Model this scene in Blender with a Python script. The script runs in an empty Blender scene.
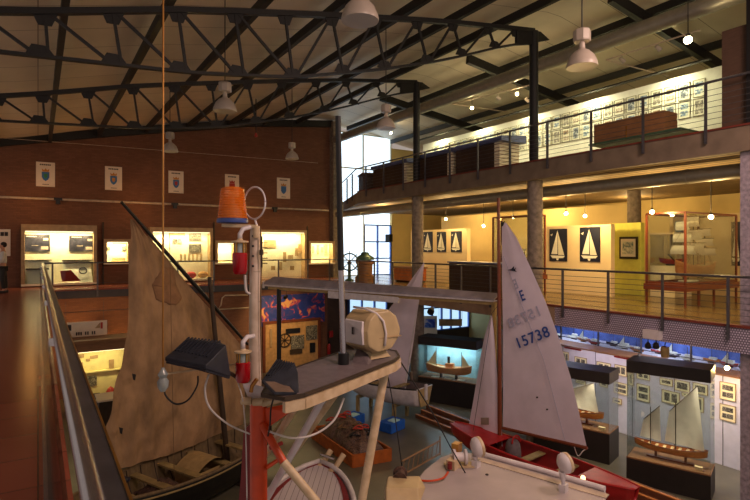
import bpy, bmesh, math, random
from mathutils import Vector, Matrix, noise
random.seed(7)
S = bpy.context.scene
COL = S.collection
PI = math.pi

# ------------------------------------------------------------------ camera
EYE = 1.6            # the camera stands on the upper walkway, whose floor is z = 0
F2 = 4.05            # floor of the top gallery
G = -4.1             # floor of the hall
FOC = 530.0
YAW = math.radians(32.45)
cam_d = bpy.data.cameras.new('camera')
cam = bpy.data.objects.new('camera', cam_d); COL.objects.link(cam)
cam.location = (0, 0, EYE)
cam.rotation_euler = (PI/2, 0, -YAW)
cam_d.sensor_width = 36; cam_d.lens = FOC/750*36; cam_d.shift_y = -3/750
cam_d.clip_start = .02; cam_d.clip_end = 200
S.camera = cam
sn, cs = math.sin(YAW), math.cos(YAW)

# ------------------------------------------------------------------ world / exposure
W = bpy.data.worlds.new('world'); S.world = W; W.use_nodes = True
bg = W.node_tree.nodes['Background']
bg.inputs[0].default_value = (1.0, .84, .74, 1); bg.inputs[1].default_value = .34
S.view_settings.view_transform = 'Standard'; S.view_settings.look = 'None'
S.view_settings.exposure = 0.12; S.view_settings.gamma = 1; S.view_settings.use_curve_mapping = False

# ------------------------------------------------------------------ measuring helpers
def PD(px, py, Z):
    r = (px-375)/FOC; u = (247-py)/FOC
    return Vector((Z*(sn+cs*r), Z*(cs-sn*r), EYE+u*Z))
def PY(px, py, Y):
    r = (px-375)/FOC
    return PD(px, py, Y/(cs-sn*r))
def PX(px, py, X):
    r = (px-375)/FOC
    return PD(px, py, X/(sn+cs*r))
def PZ(px, py, z):
    return PD(px, py, FOC*(EYE-z)/(py-247))
def PL(px, py, p, d):
    """on the vertical plane through p=(x,y) along d=(dx,dy)"""
    r = (px-375)/FOC
    ax, ay = sn+cs*r, cs-sn*r
    n = (-d[1], d[0])
    Z = (p[0]*n[0]+p[1]*n[1])/(ax*n[0]+ay*n[1])
    return PD(px, py, Z)
def ext(a, b, z):
    t = (z-a.z)/(b.z-a.z); return a+(b-a)*t

# ------------------------------------------------------------------ materials
MATS = {}
def srgb(c):
    return tuple(((v/255)/12.92 if v/255 <= .04045 else ((v/255+.055)/1.055)**2.4) for v in c)
def mat(name, rgb, rough=.6, metal=0, noise_amt=.12, nscale=6, emit=None, es=0, bump=0, bscale=40, trans=0, alpha=1, rgb2=None, stretch=None):
    if name in MATS: return MATS[name]
    m = bpy.data.materials.new(name); m.use_nodes = True; nt = m.node_tree
    b = nt.nodes['Principled BSDF']; c = srgb(rgb)
    b.inputs['Roughness'].default_value = rough; b.inputs['Metallic'].default_value = metal
    if noise_amt > 0:
        tc = nt.nodes.new('ShaderNodeTexCoord'); n = nt.nodes.new('ShaderNodeTexNoise')
        n.inputs['Scale'].default_value = nscale; n.inputs['Detail'].default_value = 5
        src = tc.outputs['Object']
        if stretch:
            mp = nt.nodes.new('ShaderNodeMapping'); mp.inputs['Scale'].default_value = stretch
            nt.links.new(src, mp.inputs[0]); src = mp.outputs[0]
        nt.links.new(src, n.inputs['Vector'])
        mx = nt.nodes.new('ShaderNodeMix'); mx.data_type = 'RGBA'
        c2 = srgb(rgb2) if rgb2 else tuple(max(0, v*(1-noise_amt*2)) for v in c)
        c1 = c if rgb2 else tuple(min(1, v*(1+noise_amt)) for v in c)
        mr = nt.nodes.new('ShaderNodeMapRange'); mr.inputs[1].default_value = .3; mr.inputs[2].default_value = .7
        nt.links.new(n.outputs[0], mr.inputs[0]); nt.links.new(mr.outputs[0], mx.inputs[0])
        mx.inputs[6].default_value = (*c1, 1); mx.inputs[7].default_value = (*c2, 1)
        nt.links.new(mx.outputs[2], b.inputs['Base Color'])
        if bump:
            n2 = nt.nodes.new('ShaderNodeTexNoise'); n2.inputs['Scale'].default_value = bscale
            nt.links.new(src, n2.inputs['Vector'])
            bp = nt.nodes.new('ShaderNodeBump'); bp.inputs['Strength'].default_value = bump; bp.inputs['Distance'].default_value = .02
            nt.links.new(n2.outputs[0], bp.inputs['Height']); nt.links.new(bp.outputs[0], b.inputs['Normal'])
    else:
        b.inputs['Base Color'].default_value = (*c, 1)
    if emit:
        b.inputs['Emission Color'].default_value = (*srgb(emit), 1); b.inputs['Emission Strength'].default_value = es
    if trans: b.inputs['Transmission Weight'].default_value = trans
    if alpha < 1: b.inputs['Alpha'].default_value = alpha
    MATS[name] = m; return m
def brick_mat(name, c1, c2, mortar, axes, bw=.24, bh=.07, ms=.006, off=.5, rough=.8, bump=.3):
    m = bpy.data.materials.new(name); m.use_nodes = True; nt = m.node_tree; b = nt.nodes['Principled BSDF']
    tc = nt.nodes.new('ShaderNodeTexCoord'); sp = nt.nodes.new('ShaderNodeSeparateXYZ'); cb = nt.nodes.new('ShaderNodeCombineXYZ')
    nt.links.new(tc.outputs['Object'], sp.inputs[0])
    nt.links.new(sp.outputs[axes[0]], cb.inputs[0]); nt.links.new(sp.outputs[axes[1]], cb.inputs[1])
    br = nt.nodes.new('ShaderNodeTexBrick'); br.offset = off
    br.inputs['Scale'].default_value = 1; br.inputs['Brick Width'].default_value = bw; br.inputs['Row Height'].default_value = bh
    br.inputs['Mortar Size'].default_value = ms; br.inputs['Mortar Smooth'].default_value = .3
    br.inputs['Color1'].default_value = (*srgb(c1), 1); br.inputs['Color2'].default_value = (*srgb(c2), 1); br.inputs['Mortar'].default_value = (*srgb(mortar), 1)
    nt.links.new(cb.outputs[0], br.inputs['Vector']); 
    n = nt.nodes.new('ShaderNodeTexNoise'); n.inputs['Scale'].default_value = .8; n.inputs['Detail'].default_value = 6
    nt.links.new(tc.outputs['Object'], n.inputs['Vector'])
    mr = nt.nodes.new('ShaderNodeMapRange'); mr.inputs[3].default_value = .75; mr.inputs[4].default_value = 1.2
    nt.links.new(n.outputs[0], mr.inputs[0])
    mx = nt.nodes.new('ShaderNodeMix'); mx.data_type = 'RGBA'; mx.blend_type = 'MULTIPLY'; mx.inputs[0].default_value = 1
    nt.links.new(br.outputs['Color'], mx.inputs[6]); nt.links.new(mr.outputs[0], mx.inputs[7])
    nt.links.new(mx.outputs[2], b.inputs['Base Color']); b.inputs['Roughness'].default_value = rough
    bp = nt.nodes.new('ShaderNodeBump'); bp.inputs['Strength'].default_value = bump; bp.inputs['Distance'].default_value = .01; bp.invert = True
    nt.links.new(br.outputs['Fac'], bp.inputs['Height']); nt.links.new(bp.outputs[0], b.inputs['Normal'])
    MATS[name] = m; return m
def glass_mat(name, rgb=(235, 240, 240), fac=.10, rough=.02):
    m = bpy.data.materials.new(name); m.use_nodes = True; nt = m.node_tree
    for n in list(nt.nodes):
        if n.type == 'BSDF_PRINCIPLED': nt.nodes.remove(n)
    out = [n for n in nt.nodes if n.type == 'OUTPUT_MATERIAL'][0]
    tr = nt.nodes.new('ShaderNodeBsdfTransparent'); gl = nt.nodes.new('ShaderNodeBsdfGlossy'); mx = nt.nodes.new('ShaderNodeMixShader')
    tr.inputs[0].default_value = (*srgb(rgb), 1); gl.inputs['Roughness'].default_value = rough
    fr = nt.nodes.new('ShaderNodeFresnel'); fr.inputs[0].default_value = 1.45
    ma = nt.nodes.new('ShaderNodeMath'); ma.operation = 'MULTIPLY_ADD'; ma.inputs[1].default_value = .35; ma.inputs[2].default_value = fac*.2
    nt.links.new(fr.outputs[0], ma.inputs[0]); nt.links.new(ma.outputs[0], mx.inputs[0])
    nt.links.new(tr.outputs[0], mx.inputs[1]); nt.links.new(gl.outputs[0], mx.inputs[2]); nt.links.new(mx.outputs[0], out.inputs[0])
    MATS[name] = m; return m
def print_mat(name, cols, scale=9, seed=0, emit=0):
    """a printed picture: blotches of a few colours"""
    if name in MATS: return MATS[name]
    m = bpy.data.materials.new(name); m.use_nodes = True; nt = m.node_tree; b = nt.nodes['Principled BSDF']
    tc = nt.nodes.new('ShaderNodeTexCoord'); mp = nt.nodes.new('ShaderNodeMapping'); mp.inputs['Location'].default_value = (seed*3.1, seed*1.7, seed)
    n = nt.nodes.new('ShaderNodeTexNoise'); n.inputs['Scale'].default_value = scale; n.inputs['Detail'].default_value = 3; n.inputs['Distortion'].default_value = 1.2
    cr = nt.nodes.new('ShaderNodeValToRGB'); cr.color_ramp.interpolation = 'LINEAR'
    nt.links.new(tc.outputs['Object'], mp.inputs[0]); nt.links.new(mp.outputs[0], n.inputs['Vector']); nt.links.new(n.outputs[0], cr.inputs[0])
    e = cr.color_ramp.elements
    k = len(cols)
    while len(e) < k: e.new(.5)
    for i, c in enumerate(cols):
        e[i].position = .34+.32*i/max(1, k-1); e[i].color = (*srgb(c), 1)
    nt.links.new(cr.outputs[0], b.inputs['Base Color']); b.inputs['Roughness'].default_value = .5
    MATS[name] = m; return m
def emis(name, rgb, s):
    if name in MATS: return MATS[name]
    m = bpy.data.materials.new(name); m.use_nodes = True; b = m.node_tree.nodes['Principled BSDF']
    b.inputs['Base Color'].default_value = (*srgb(rgb), 1)
    b.inputs['Emission Color'].default_value = (*srgb(rgb), 1); b.inputs['Emission Strength'].default_value = s
    MATS[name] = m; return m

brick_mat('brick', (126, 82, 60), (112, 71, 51), (100, 70, 54), 'XZ')
brick_mat('floor_tiles', (150, 78, 60), (138, 70, 54), (90, 46, 36), 'XY', .6, .6, .006, 0, .16, .1)
MATS['floor_tiles'].node_tree.nodes['Principled BSDF'].inputs['Roughness'].default_value = .22
brick_mat('roof_sheet', (214, 202, 178), (206, 194, 170), (120, 104, 84), 'XY', 40, 1.3, .012, 0, .55, .2)
brick_mat('soffit', (170, 146, 104), (150, 128, 92), (54, 42, 28), 'YX', 60, .3, .05, 0, .7, .6)
brick_mat('perforated', (212, 200, 222), (200, 188, 210), (110, 100, 118), 'YZ', .05, .05, .014, .5, .45, .3)
mat('hall_floor', (104, 100, 84), .35, nscale=1.2, noise_amt=.15)
mat('gallery_floor', (124, 104, 66), .22, nscale=2)
mat('dark_steel', (24, 24, 24), .6, 0, nscale=10)
mat('post_steel', (92, 90, 96), .4, .6, nscale=10)
mat('rail_steel', (176, 170, 176), .22, .9, noise_amt=.05)
mat('brass_edge', (180, 130, 60), .3, .8)
mat('concrete', (132, 120, 108), .85, nscale=8, noise_amt=.2, bump=.3)
mat('fascia', (150, 124, 102), .75, nscale=3)
mat('fascia_dark', (44, 40, 50), .5)
mat('yellow_wall', (226, 204, 140), .8, nscale=1, noise_amt=.05)
mat('cream_wall', (236, 214, 168), .8, nscale=1, noise_amt=.04)
mat('green_wall', (222, 224, 104), .8, noise_amt=.05)
mat('white_panel', (214, 210, 222), .6, noise_amt=.04)
mat('white_wall', (240, 240, 226), .7, noise_amt=.03)
mat('case_cream', (246, 236, 208), .7, noise_amt=.05, nscale=3)
mat('case_yellow', (238, 226, 160), .7, noise_amt=.08, nscale=3)
mat('step_wood', (112, 70, 48), .5, nscale=5)
mat('flood_lens', (118, 98, 84), .3)
mat('granite', (158, 146, 158), .6, nscale=14, noise_amt=.2)
mat('case_wood', (136, 94, 60), .5, nscale=5, stretch=(1, 1, 8))
mat('case_frame', (176, 146, 106), .5)
mat('pier_brown', (84, 62, 50), .5, nscale=5, stretch=(1, 1, 8))
mat('print_frame', (150, 146, 120), .5)
mat('mahogany', (118, 58, 32), .35, nscale=4, stretch=(1, 1, 10))
mat('red_floor_trim', (110, 42, 30), .5)
mat('black_paint', (22, 21, 24), .45, noise_amt=.1)
mat('black_wood', (36, 29, 28), .5, nscale=4)
mat('flood_black', (42, 45, 56), .4, noise_amt=.15, nscale=14)
mat('duct', (150, 146, 132), .45, .5, noise_amt=.06)
mat('pipe_cream', (196, 176, 156), .5)
mat('cream_paint', (214, 190, 156), .45, noise_amt=.12, nscale=9, rgb2=(184, 156, 120))
mat('mast_paint', (226, 206, 190), .45, noise_amt=.12, nscale=9, rgb2=(196, 172, 150))
mat('white_paint', (214, 206, 210), .4, noise_amt=.08, nscale=7)
mat('orange_paint', (206, 68, 18), .4, noise_amt=.12, nscale=5)
mat('dark_red', (128, 24, 26), .45, noise_amt=.1)
mat('red_paint', (176, 30, 32), .4, noise_amt=.1)
mat('platform_grey', (108, 96, 100), .6, noise_amt=.12, nscale=12)
mat('deck_grey', (176, 164, 164), .5, noise_amt=.07, nscale=2.5)
mat('housing_cream', (184, 160, 120), .4, noise_amt=.06)
mat('housing_white', (214, 204, 206), .4, noise_amt=.05)
mat('chrome', (210, 205, 205), .15, 1, noise_amt=0)
mat('rope', (120, 92, 62), .9)
mat('black_cable', (24, 22, 24), .6)
mat('white_cable', (210, 200, 196), .5)
mat('gold_wire', (176, 122, 58), .35, .7)
mat('glass_bead', (190, 200, 200), .1, trans=.4)
mat('orange_lens', (238, 120, 8), .18, noise_amt=.08, alpha=.62)
mat('red_lens', (170, 14, 26), .2, trans=.15)
mat('blue_base', (60, 80, 150), .4)
mat('tan_sail', (166, 132, 96), .9, nscale=1.6, noise_amt=.2, bump=.9, bscale=5, stretch=(2, 2, 1))
mat('patch', (146, 108, 76), .9)
mat('white_sail', (226, 212, 228), .8, nscale=2, noise_amt=.05, bump=.15, bscale=3)
mat('grey_patch', (150, 136, 124), .9)
mat('hull_black', (26, 25, 24), .35)
mat('old_wood', (116, 96, 66), .7, nscale=5, noise_amt=.2, stretch=(3, 1, 1))
mat('pale_wood', (156, 134, 88), .7, nscale=5, noise_amt=.15)
mat('dark_wood', (62, 46, 30), .6, nscale=5, noise_amt=.2)
mat('canvas', (178, 150, 100), .9)
mat('model_wood', (214, 134, 70), .35, nscale=6, noise_amt=.15, stretch=(1, 1, 6))
mat('model_sail', (232, 224, 208), .8, noise_amt=.05)
mat('tan_cloth', (222, 190, 140), .8, noise_amt=.08)
mat('crate_orange', (178, 92, 30), .6, noise_amt=.15)
mat('net', (86, 62, 52), .95, noise_amt=.35, nscale=30)
mat('blue_cloth', (20, 90, 190), .7)
mat('cyan_board', (175, 220, 226), .7, noise_amt=.12, nscale=3)
mat('blue_board', (96, 120, 200), .7, noise_amt=.2, nscale=4)
mat('navy', (22, 28, 52), .5, noise_amt=.1)
mat('sail_blue', (32, 70, 150), .6, noise_amt=0)
mat('sail_ghost', (176, 172, 196), .8, noise_amt=0)
mat('frame_black', (36, 30, 28), .4)
mat('frame_cream', (246, 236, 190), .6, noise_amt=.03)
mat('frame_white', (228, 226, 206), .6, noise_amt=.03)
mat('poster_white', (232, 214, 196), .6, noise_amt=.03)
mat('ink', (50, 40, 40), .7, noise_amt=0)
mat('crest_blue', (60, 110, 170), .6, noise_amt=0); mat('crest_red', (176, 50, 40), .6, noise_amt=0)
mat('crest_gold', (200, 130, 50), .6, noise_amt=0); mat('crest_green', (60, 130, 80), .6, noise_amt=0)
mat('lamp_white', (172, 160, 148), .35, noise_amt=.03)
mat('lamp_inner', (190, 180, 150), .2, .5)
mat('top_blue', (96, 108, 156), .4)
mat('desk_front', (64, 44, 34), .5)
mat('skin', (196, 140, 110), .6, noise_amt=.03); mat('hair', (36, 26, 20), .8)
mat('shirt', (206, 200, 196), .8, noise_amt=.06); mat('trousers', (50, 48, 44), .8)
mat('spar_grey', (150, 142, 152), .5, nscale=3)
mat('green_metal', (70, 100, 80), .4, .3)
mat('cork', (196, 150, 96), .8)
mat('window_blue', (70, 110, 200), .4)
glass_mat('glass'); glass_mat('balustrade_glass', (215, 205, 210), .5, .05)
emis('bulb', (255, 226, 170), 50); emis('bulb_soft', (255, 210, 130), 8)
emis('window_light', (214, 236, 255), 1.5)
emis('window_light_low', (190, 226, 250), 1.0)
emis('tube', (255, 232, 180), 2.5); emis('tube_white', (240, 250, 255), 6)
BWP = [print_mat('photo_print_%d' % i, [(40, 38, 34), (90, 84, 74), (190, 182, 160)], 26, i) for i in range(4)]
CLP = [print_mat('colour_print_0', [(60, 84, 116), (130, 156, 180), (215, 220, 210)], 9, 1),
       print_mat('colour_print_1', [(70, 66, 60), (140, 134, 120), (210, 206, 190)], 9, 2),
       print_mat('colour_print_2', [(80, 84, 96), (160, 134, 100), (215, 210, 195)], 9, 3),
       print_mat('colour_print_3', [(50, 56, 70), (110, 120, 130), (200, 205, 205)], 9, 4)]
print_mat('painting', [(30, 52, 130), (32, 54, 136), (40, 58, 140), (70, 60, 130), (200, 70, 84), (220, 160, 100)], 2.6, 3)
print_mat('dark_photo', [(20, 20, 34), (34, 32, 48), (44, 40, 56), (90, 84, 90)], 2.5, 2)
print_mat('blue_print', [(20, 60, 200), (70, 130, 235), (235, 240, 250)], 3, 1)
print_mat('seascape', [(90, 120, 120), (190, 200, 180), (235, 235, 215)], 6, 1)
print_mat('net_mix', [(34, 26, 22), (84, 60, 48), (120, 92, 76), (60, 52, 56)], 18, 1)

# ------------------------------------------------------------------ mesh builder
ORG = {}
class MB:
    def __init__(s): s.v = []; s.f = []
    def add(s, vs, fs):
        o = len(s.v); s.v += [Vector(v) for v in vs]; s.f += [tuple(i+o for i in f) for f in fs]; return s
    def box(s, lo, hi):
        x0, y0, z0 = lo; x1, y1, z1 = hi
        return s.add([(x0,y0,z0),(x1,y0,z0),(x1,y1,z0),(x0,y1,z0),(x0,y0,z1),(x1,y0,z1),(x1,y1,z1),(x0,y1,z1)],
                     [(0,3,2,1),(4,5,6,7),(0,1,5,4),(1,2,6,5),(2,3,7,6),(3,0,4,7)])
    def cbox(s, c, d, rz=0):
        c = Vector(c); R = Matrix.Rotation(rz, 3, 'Z'); b = MB().box((-d[0]/2,-d[1]/2,-d[2]/2), (d[0]/2,d[1]/2,d[2]/2))
        return s.add([c+R@v for v in b.v], b.f)
    def bar(s, a, b, w, h=None, up=(0,0,1)):
        h = h or w; a = Vector(a); b = Vector(b); d = (b-a).normalized(); up = Vector(up)
        if abs(d.dot(up)) > .99: up = Vector((1,0,0))
        x = d.cross(up).normalized()*w/2; y = x.cross(d).normalized()*h/2
        vs = [a-x-y,a+x-y,a+x+y,a-x+y,b-x-y,b+x-y,b+x+y,b-x+y]
        return s.add(vs, [(0,1,2,3),(7,6,5,4),(0,4,5,1),(1,5,6,2),(2,6,7,3),(3,7,4,0)])
    def tube(s, pts, r, n=10, cap=True):
        pts = [Vector(p) for p in pts]; rs = r if isinstance(r, (list, tuple)) else [r]*len(pts)
        t0 = (pts[1]-pts[0]).normalized(); u = t0.orthogonal().normalized(); vs = []; fs = []
        for i, p in enumerate(pts):
            t = ((pts[i+1] if i+1 < len(pts) else p)-(pts[i-1] if i else p)).normalized()
            u = (u-t*u.dot(t)).normalized(); w = t.cross(u)
            for k in range(n):
                a = 2*PI*k/n; vs.append(p+(u*math.cos(a)+w*math.sin(a))*rs[i])
        for i in range(len(pts)-1):
            for k in range(n):
                k2 = (k+1) % n; fs.append((i*n+k, i*n+k2, (i+1)*n+k2, (i+1)*n+k))
        if cap: fs += [tuple(reversed(range(n))), tuple(range((len(pts)-1)*n, len(pts)*n))]
        return s.add(vs, fs)
    def lathe(s, prof, c=(0,0,0), n=20, axis=(0,0,1)):
        c = Vector(c); q = Vector((0,0,1)).rotation_difference(Vector(axis).normalized()); vs = []; fs = []
        for r, z in prof:
            for k in range(n):
                a = 2*PI*k/n; vs.append(c+q@Vector((max(r,1e-4)*math.cos(a), max(r,1e-4)*math.sin(a), z)))
        for i in range(len(prof)-1):
            for k in range(n):
                k2 = (k+1) % n; fs.append((i*n+k, i*n+k2, (i+1)*n+k2, (i+1)*n+k))
        fs += [tuple(reversed(range(n))), tuple(range((len(prof)-1)*n, len(prof)*n))]
        return s.add(vs, fs)
    def ball(s, c, r, n=14, sc=(1,1,1)):
        c = Vector(c); pr = [(math.sin(PI*i/n), -math.cos(PI*i/n)) for i in range(n+1)]
        b = MB().lathe([(a*r, z*r) for a, z in pr], n=n+4)
        return s.add([c+Vector((v.x*sc[0], v.y*sc[1], v.z*sc[2])) for v in b.v], b.f)
    def prism(s, poly, z0, z1):
        n = len(poly); vs = [(p[0],p[1],z0) for p in poly]+[(p[0],p[1],z1) for p in poly]
        fs = [tuple(reversed(range(n))), tuple(range(n,2*n))]+[(i,(i+1)%n,n+(i+1)%n,n+i) for i in range(n)]
        return s.add(vs, fs)
    def slab(s, pts, th):
        """flat polygon in any plane, given thickness th along its normal"""
        pts = [Vector(p) for p in pts]; nn = Vector((0,0,0))
        for i in range(len(pts)): nn += (pts[i]-pts[0]).cross(pts[(i+1) % len(pts)]-pts[0])
        nn.normalize(); n = len(pts)
        vs = [p-nn*th/2 for p in pts]+[p+nn*th/2 for p in pts]
        return s.add(vs, [tuple(reversed(range(n))), tuple(range(n,2*n))]+[(i,(i+1)%n,n+(i+1)%n,n+i) for i in range(n)])
    def grid(s, fn, nu, nv, th=0):
        vs = [fn(i/nu, j/nv) for j in range(nv+1) for i in range(nu+1)]; w = nu+1
        s.add(vs, [(j*w+i, j*w+i+1, (j+1)*w+i+1, (j+1)*w+i) for j in range(nv) for i in range(nu)]); return s
    def xf(s, M):
        s.v = [M@v for v in s.v]; return s
    def build(s, name, m, parent=None, smooth=None, bevel=0, solid=0):
        me = bpy.data.meshes.new(name)
        off = ORG.get(parent.name, Vector((0,0,0))) if parent else Vector((0,0,0))
        p2 = parent
        while p2 is not None and p2.parent is not None: 
            p2 = p2.parent
        if parent is not None: off = ORG.get(p2.name, Vector((0,0,0)))
        me.from_pydata([v-off for v in s.v], [], s.f); me.update()
        bm = bmesh.new(); bm.from_mesh(me); bmesh.ops.recalc_face_normals(bm, faces=bm.faces); bm.to_mesh(me); bm.free()
        o = bpy.data.objects.new(name, me); COL.objects.link(o); me.materials.append(MATS[m] if isinstance(m, str) else m)
        if parent: o.parent = parent
        if smooth:
            for p in me.polygons: p.use_smooth = True
            if smooth != 2:
                e = o.modifiers.new('edges', 'EDGE_SPLIT'); e.split_angle = math.radians(40)
        if bevel:
            b = o.modifiers.new('bevel', 'BEVEL'); b.width = bevel; b.segments = 2; b.limit_method = 'ANGLE'
        if solid:
            b = o.modifiers.new('solid', 'SOLIDIFY'); b.thickness = solid; b.offset = 0
        return o
def tag(o, label=None, cat=None, group=None, kind=None):
    if label: o['label'] = label
    if cat: o['category'] = cat
    if group: o['group'] = group
    if kind: o['kind'] = kind
    return o
def thing(name, label, cat, loc=(0,0,0), group=None, world=True, kind=None):
    o = bpy.data.objects.new(name, None); COL.objects.link(o); o.empty_display_size = .1
    o.location = loc
    if world: ORG[o.name] = Vector(loc)
    else: ORG[o.name] = Vector((0,0,0))
    return tag(o, label, cat, group, kind)
def copy_tree(o, parent=None):
    kids = CH.setdefault(o.name, list(o.children))
    c = o.copy(); COL.objects.link(c)
    if parent: c.parent = parent
    for ch in kids: copy_tree(ch, c)
    return c
CH = {}
def dup(o, loc, rz=None, label=None, group=None):
    c = copy_tree(o); c.location = loc
    if rz is not None: c.rotation_euler = (0, 0, rz)
    if label: c['label'] = label
    if group: c['group'] = group
    return c
def struct(name, mb, m, label=None, **k):
    return tag(mb.build(name, m, **k), label, 'building part' if label else None, kind='structure')
def lamp(kind, loc, e, col, target=None, size=.1, spot=80, blend=.6, name='lamp_light', sx=None, sy=None):
    d = bpy.data.lights.new(name, kind); d.energy = e; d.color = srgb(col)
    if kind == 'AREA':
        d.shape = 'RECTANGLE'; d.size = sx or size; d.size_y = sy or size
    else: d.shadow_soft_size = size
    if kind == 'SPOT': d.spot_size = math.radians(spot); d.spot_blend = blend
    o = bpy.data.objects.new(name, d); COL.objects.link(o); o.location = loc
    if target is not None:
        o.rotation_euler = (Vector(target)-Vector(loc)).to_track_quat('-Z', 'Y').to_euler()
    return o
CASEC = (255, 222, 158); WARM = (255, 196, 110); WARM2 = (255, 178, 90); WHITE = (255, 240, 215); COOL = (190, 220, 255)

# ================================================================== SHELL
YW = 25.5      # brick end wall
XG = 11.95     # face of the galleries
YF = 23.0      # front edge of the end walkway
XR = [(-6, 2.9), (-.52, 3.86), (2.49, 4.62), (5.85, 5.29), (8.8, 5.84), (12.2, 6.35), (13.0, 6.42), (21.5, 5.2)]
def roof(x):
    for (a, za), (b, zb) in zip(XR, XR[1:]):
        if x <= b: return EYE+za+(zb-za)*(x-a)/(b-a)
    return EYE+XR[-1][1]
# roof sheet
rs = MB(); xs = [-4, -.5, 2.5, 5.85, 8.8, 12.6, 13.2, 21.5]; 
for a, b in zip(xs, xs[1:]):
    za, zb = roof(a)+.5, roof(b)+.5
    rs.add([(a,-3,za),(b,-3,zb),(b,26.2,zb),(a,26.2,za),(a,-3,za+.12),(b,-3,zb+.12),(b,26.2,zb+.12),(a,26.2,za+.12)],
           [(0,3,2,1),(4,5,6,7),(0,1,5,4),(1,2,6,5),(2,3,7,6),(3,0,4,7)])
struct('ceiling', rs, 'roof_sheet')
# brick wall above the walkway
w = MB()
w.add([(-4,YW,-.3),(13.5,YW,-.3),(13.5,YW,roof(13.5)+.45),(8.8,YW,roof(8.8)+.45),(2.5,YW,roof(2.5)+.45),(-4,YW,roof(-4)+.45),
       (-4,YW+.3,-.3),(13.5,YW+.3,-.3),(13.5,YW+.3,roof(13.5)+.45),(8.8,YW+.3,roof(8.8)+.45),(2.5,YW+.3,roof(2.5)+.45),(-4,YW+.3,roof(-4)+.45)],
      [(0,1,2,3,4,5),(11,10,9,8,7,6),(0,6,7,1),(1,7,8,2),(2,8,9,3),(3,9,10,4),(4,10,11,5),(5,11,6,0)])
struct('wall_back', w, 'brick')
struct('wall_back_lower', MB().box((-1,23.05,G),(11.9,23.3,-.301)), 'brick')
t = MB()
for (a, b) in ((-4,2.5),(2.5,8.8),(8.8,13.4)):
    t.bar((a,YW-.12,roof(a)+.28),(b,YW-.12,roof(b)+.28), .2, .34)
struct('trim_1', t, 'dark_steel')
# floors
struct('floor', MB().box((-1,-3,G-.2),(21.5,26.2,G)), 'hall_floor')
struct('floor_walkway', MB().prism([(-4,-2),(.19,-2),(.19,YF),(-4,YF)], -.3, 0), 'floor_tiles')
struct('floor_walkway_end', MB().box((-4,YF,-.3),(13.0,YW,0)), 'floor_tiles')
struct('trim_2', MB().box((.2,YF-.06,-.34),(11.9,YF-.001,-.06)), 'fascia_dark')
struct('floor_gallery', MB().prism([(XG,-2),(21.5,-2),(21.5,26.1),(13.02,26.1),(13.02,YF),(XG,YF)], -.12, 0), 'gallery_floor')
struct('ceiling_lower', MB().prism([(XG+.12,-2),(21.4,-2),(21.4,26.1),(13.02,26.1),(XG+.12,YF)], -.54, -.13), 'soffit')
struct('trim_3', MB().box((XG-.02,-2,-.54),(XG+.1,9.6,-.03)), 'perforated')
struct('trim_4', MB().box((XG-.02,9.6,-.54),(XG+.1,YF,-.03)), 'fascia')
struct('trim_5', MB().box((XG-.05,-2,-.03),(XG+.12,YF,.02)), 'red_floor_trim')
up = [(XG,-2),(21.5,-2),(21.5,26.1),(13.9,26.1),(13.9,24.9),(XG,20.2)]
struct('floor_upper', MB().prism(up, F2-.12, F2), 'gallery_floor')
struct('ceiling_gallery', MB().prism([(XG+.15,-2),(21.4,-2),(21.4,26.1),(14.0,26.1),(14.0,24.9),(XG+.15,20.2)], F2-.5, F2-.13), 'soffit')
e = MB().box((XG-.02,-2,F2-.52),(XG+.12,20.2,F2-.02)); e.bar((XG+.05,20.2,F2-.27),(13.9,24.9,F2-.27),.14,.5)
mat('fascia_upper', (116, 100, 84), .75, nscale=3)
struct('trim_6', e, 'fascia_upper')
struct('trim_7', MB().box((XG-.05,-2,F2-.02),(XG+.12,20.2,F2+.02)), 'red_floor_trim')
# far right shell
struct('wall_right', MB().box((21.5,-3,G),(21.8,26.2,roof(21.5)+.4)), 'yellow_wall')
struct('wall_back_right', MB().box((17.45,25.6,G),(21.5,25.9,roof(19)+.2)), 'yellow_wall')
# pilaster beside the brick wall
struct('trim_8', MB().box((13.3,25.05,G),(13.62,25.49,roof(13)+.3)), 'concrete')
# ------------------------------------------------------------------ windows (bright glazing on three storeys)
def win(n, x0, x1, z0, z1, m, nx, nz, y=25.7):
    f = MB()
    for i in range(nx+1):
        x = x0+(x1-x0)*i/nx; f.box((x-.035,y-.08,z0),(x+.035,y+.05,z1))
    for j in range(nz+1):
        z = z0+(z1-z0)*j/nz; f.box((x0,y-.07,z-.035),(x1,y+.04,z+.035))
    root = struct('window_%d' % n, f, m)
    return root
def pane(root, x0, x1, z0, z1, m, y=25.74):
    MB().box((x0,y,z0),(x1,y+.03,z1)).build('pane', m, root)
wn = win(1, 13.65, 17.4, F2, roof(15.5)+.3, 'white_wall', 2, 2); pane(wn, 13.65, 17.4, F2, roof(15.5)+.3, 'window_light')
wn = win(2, 13.65, 15.55, 0, F2-.5, 'white_wall', 1, 1); pane(wn, 13.65, 15.6, 0, F2-.5, 'window_light')
wn = win(3, 15.6, 17.4, 0, F2-1.2, 'window_blue', 2, 3); pane(wn, 15.6, 17.4, 0, F2-.5, 'window_light')
wn = win(4, 13.3, 15.6, G+1.0, -.55, 'window_blue', 3, 2, 23.4); pane(wn, 13.3, 15.6, G+1.0, -.55, 'window_light_low', 23.44)
wn = win(5, 17.3, 21.4, G+1.0, -.55, 'window_blue', 6, 2, 23.4); pane(wn, 17.3, 21.4, G+1.0, -.55, 'window_light_low', 23.44)
struct('wall_back_hall', MB().box((11.9,23.45,G),(21.5,23.6,G+1.0)).box((11.9,23.45,G+1.0),(13.3,23.6,-.55)).box((15.6,23.45,G+1.0),(17.3,23.6,-.55)), 'pier_brown')

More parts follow.
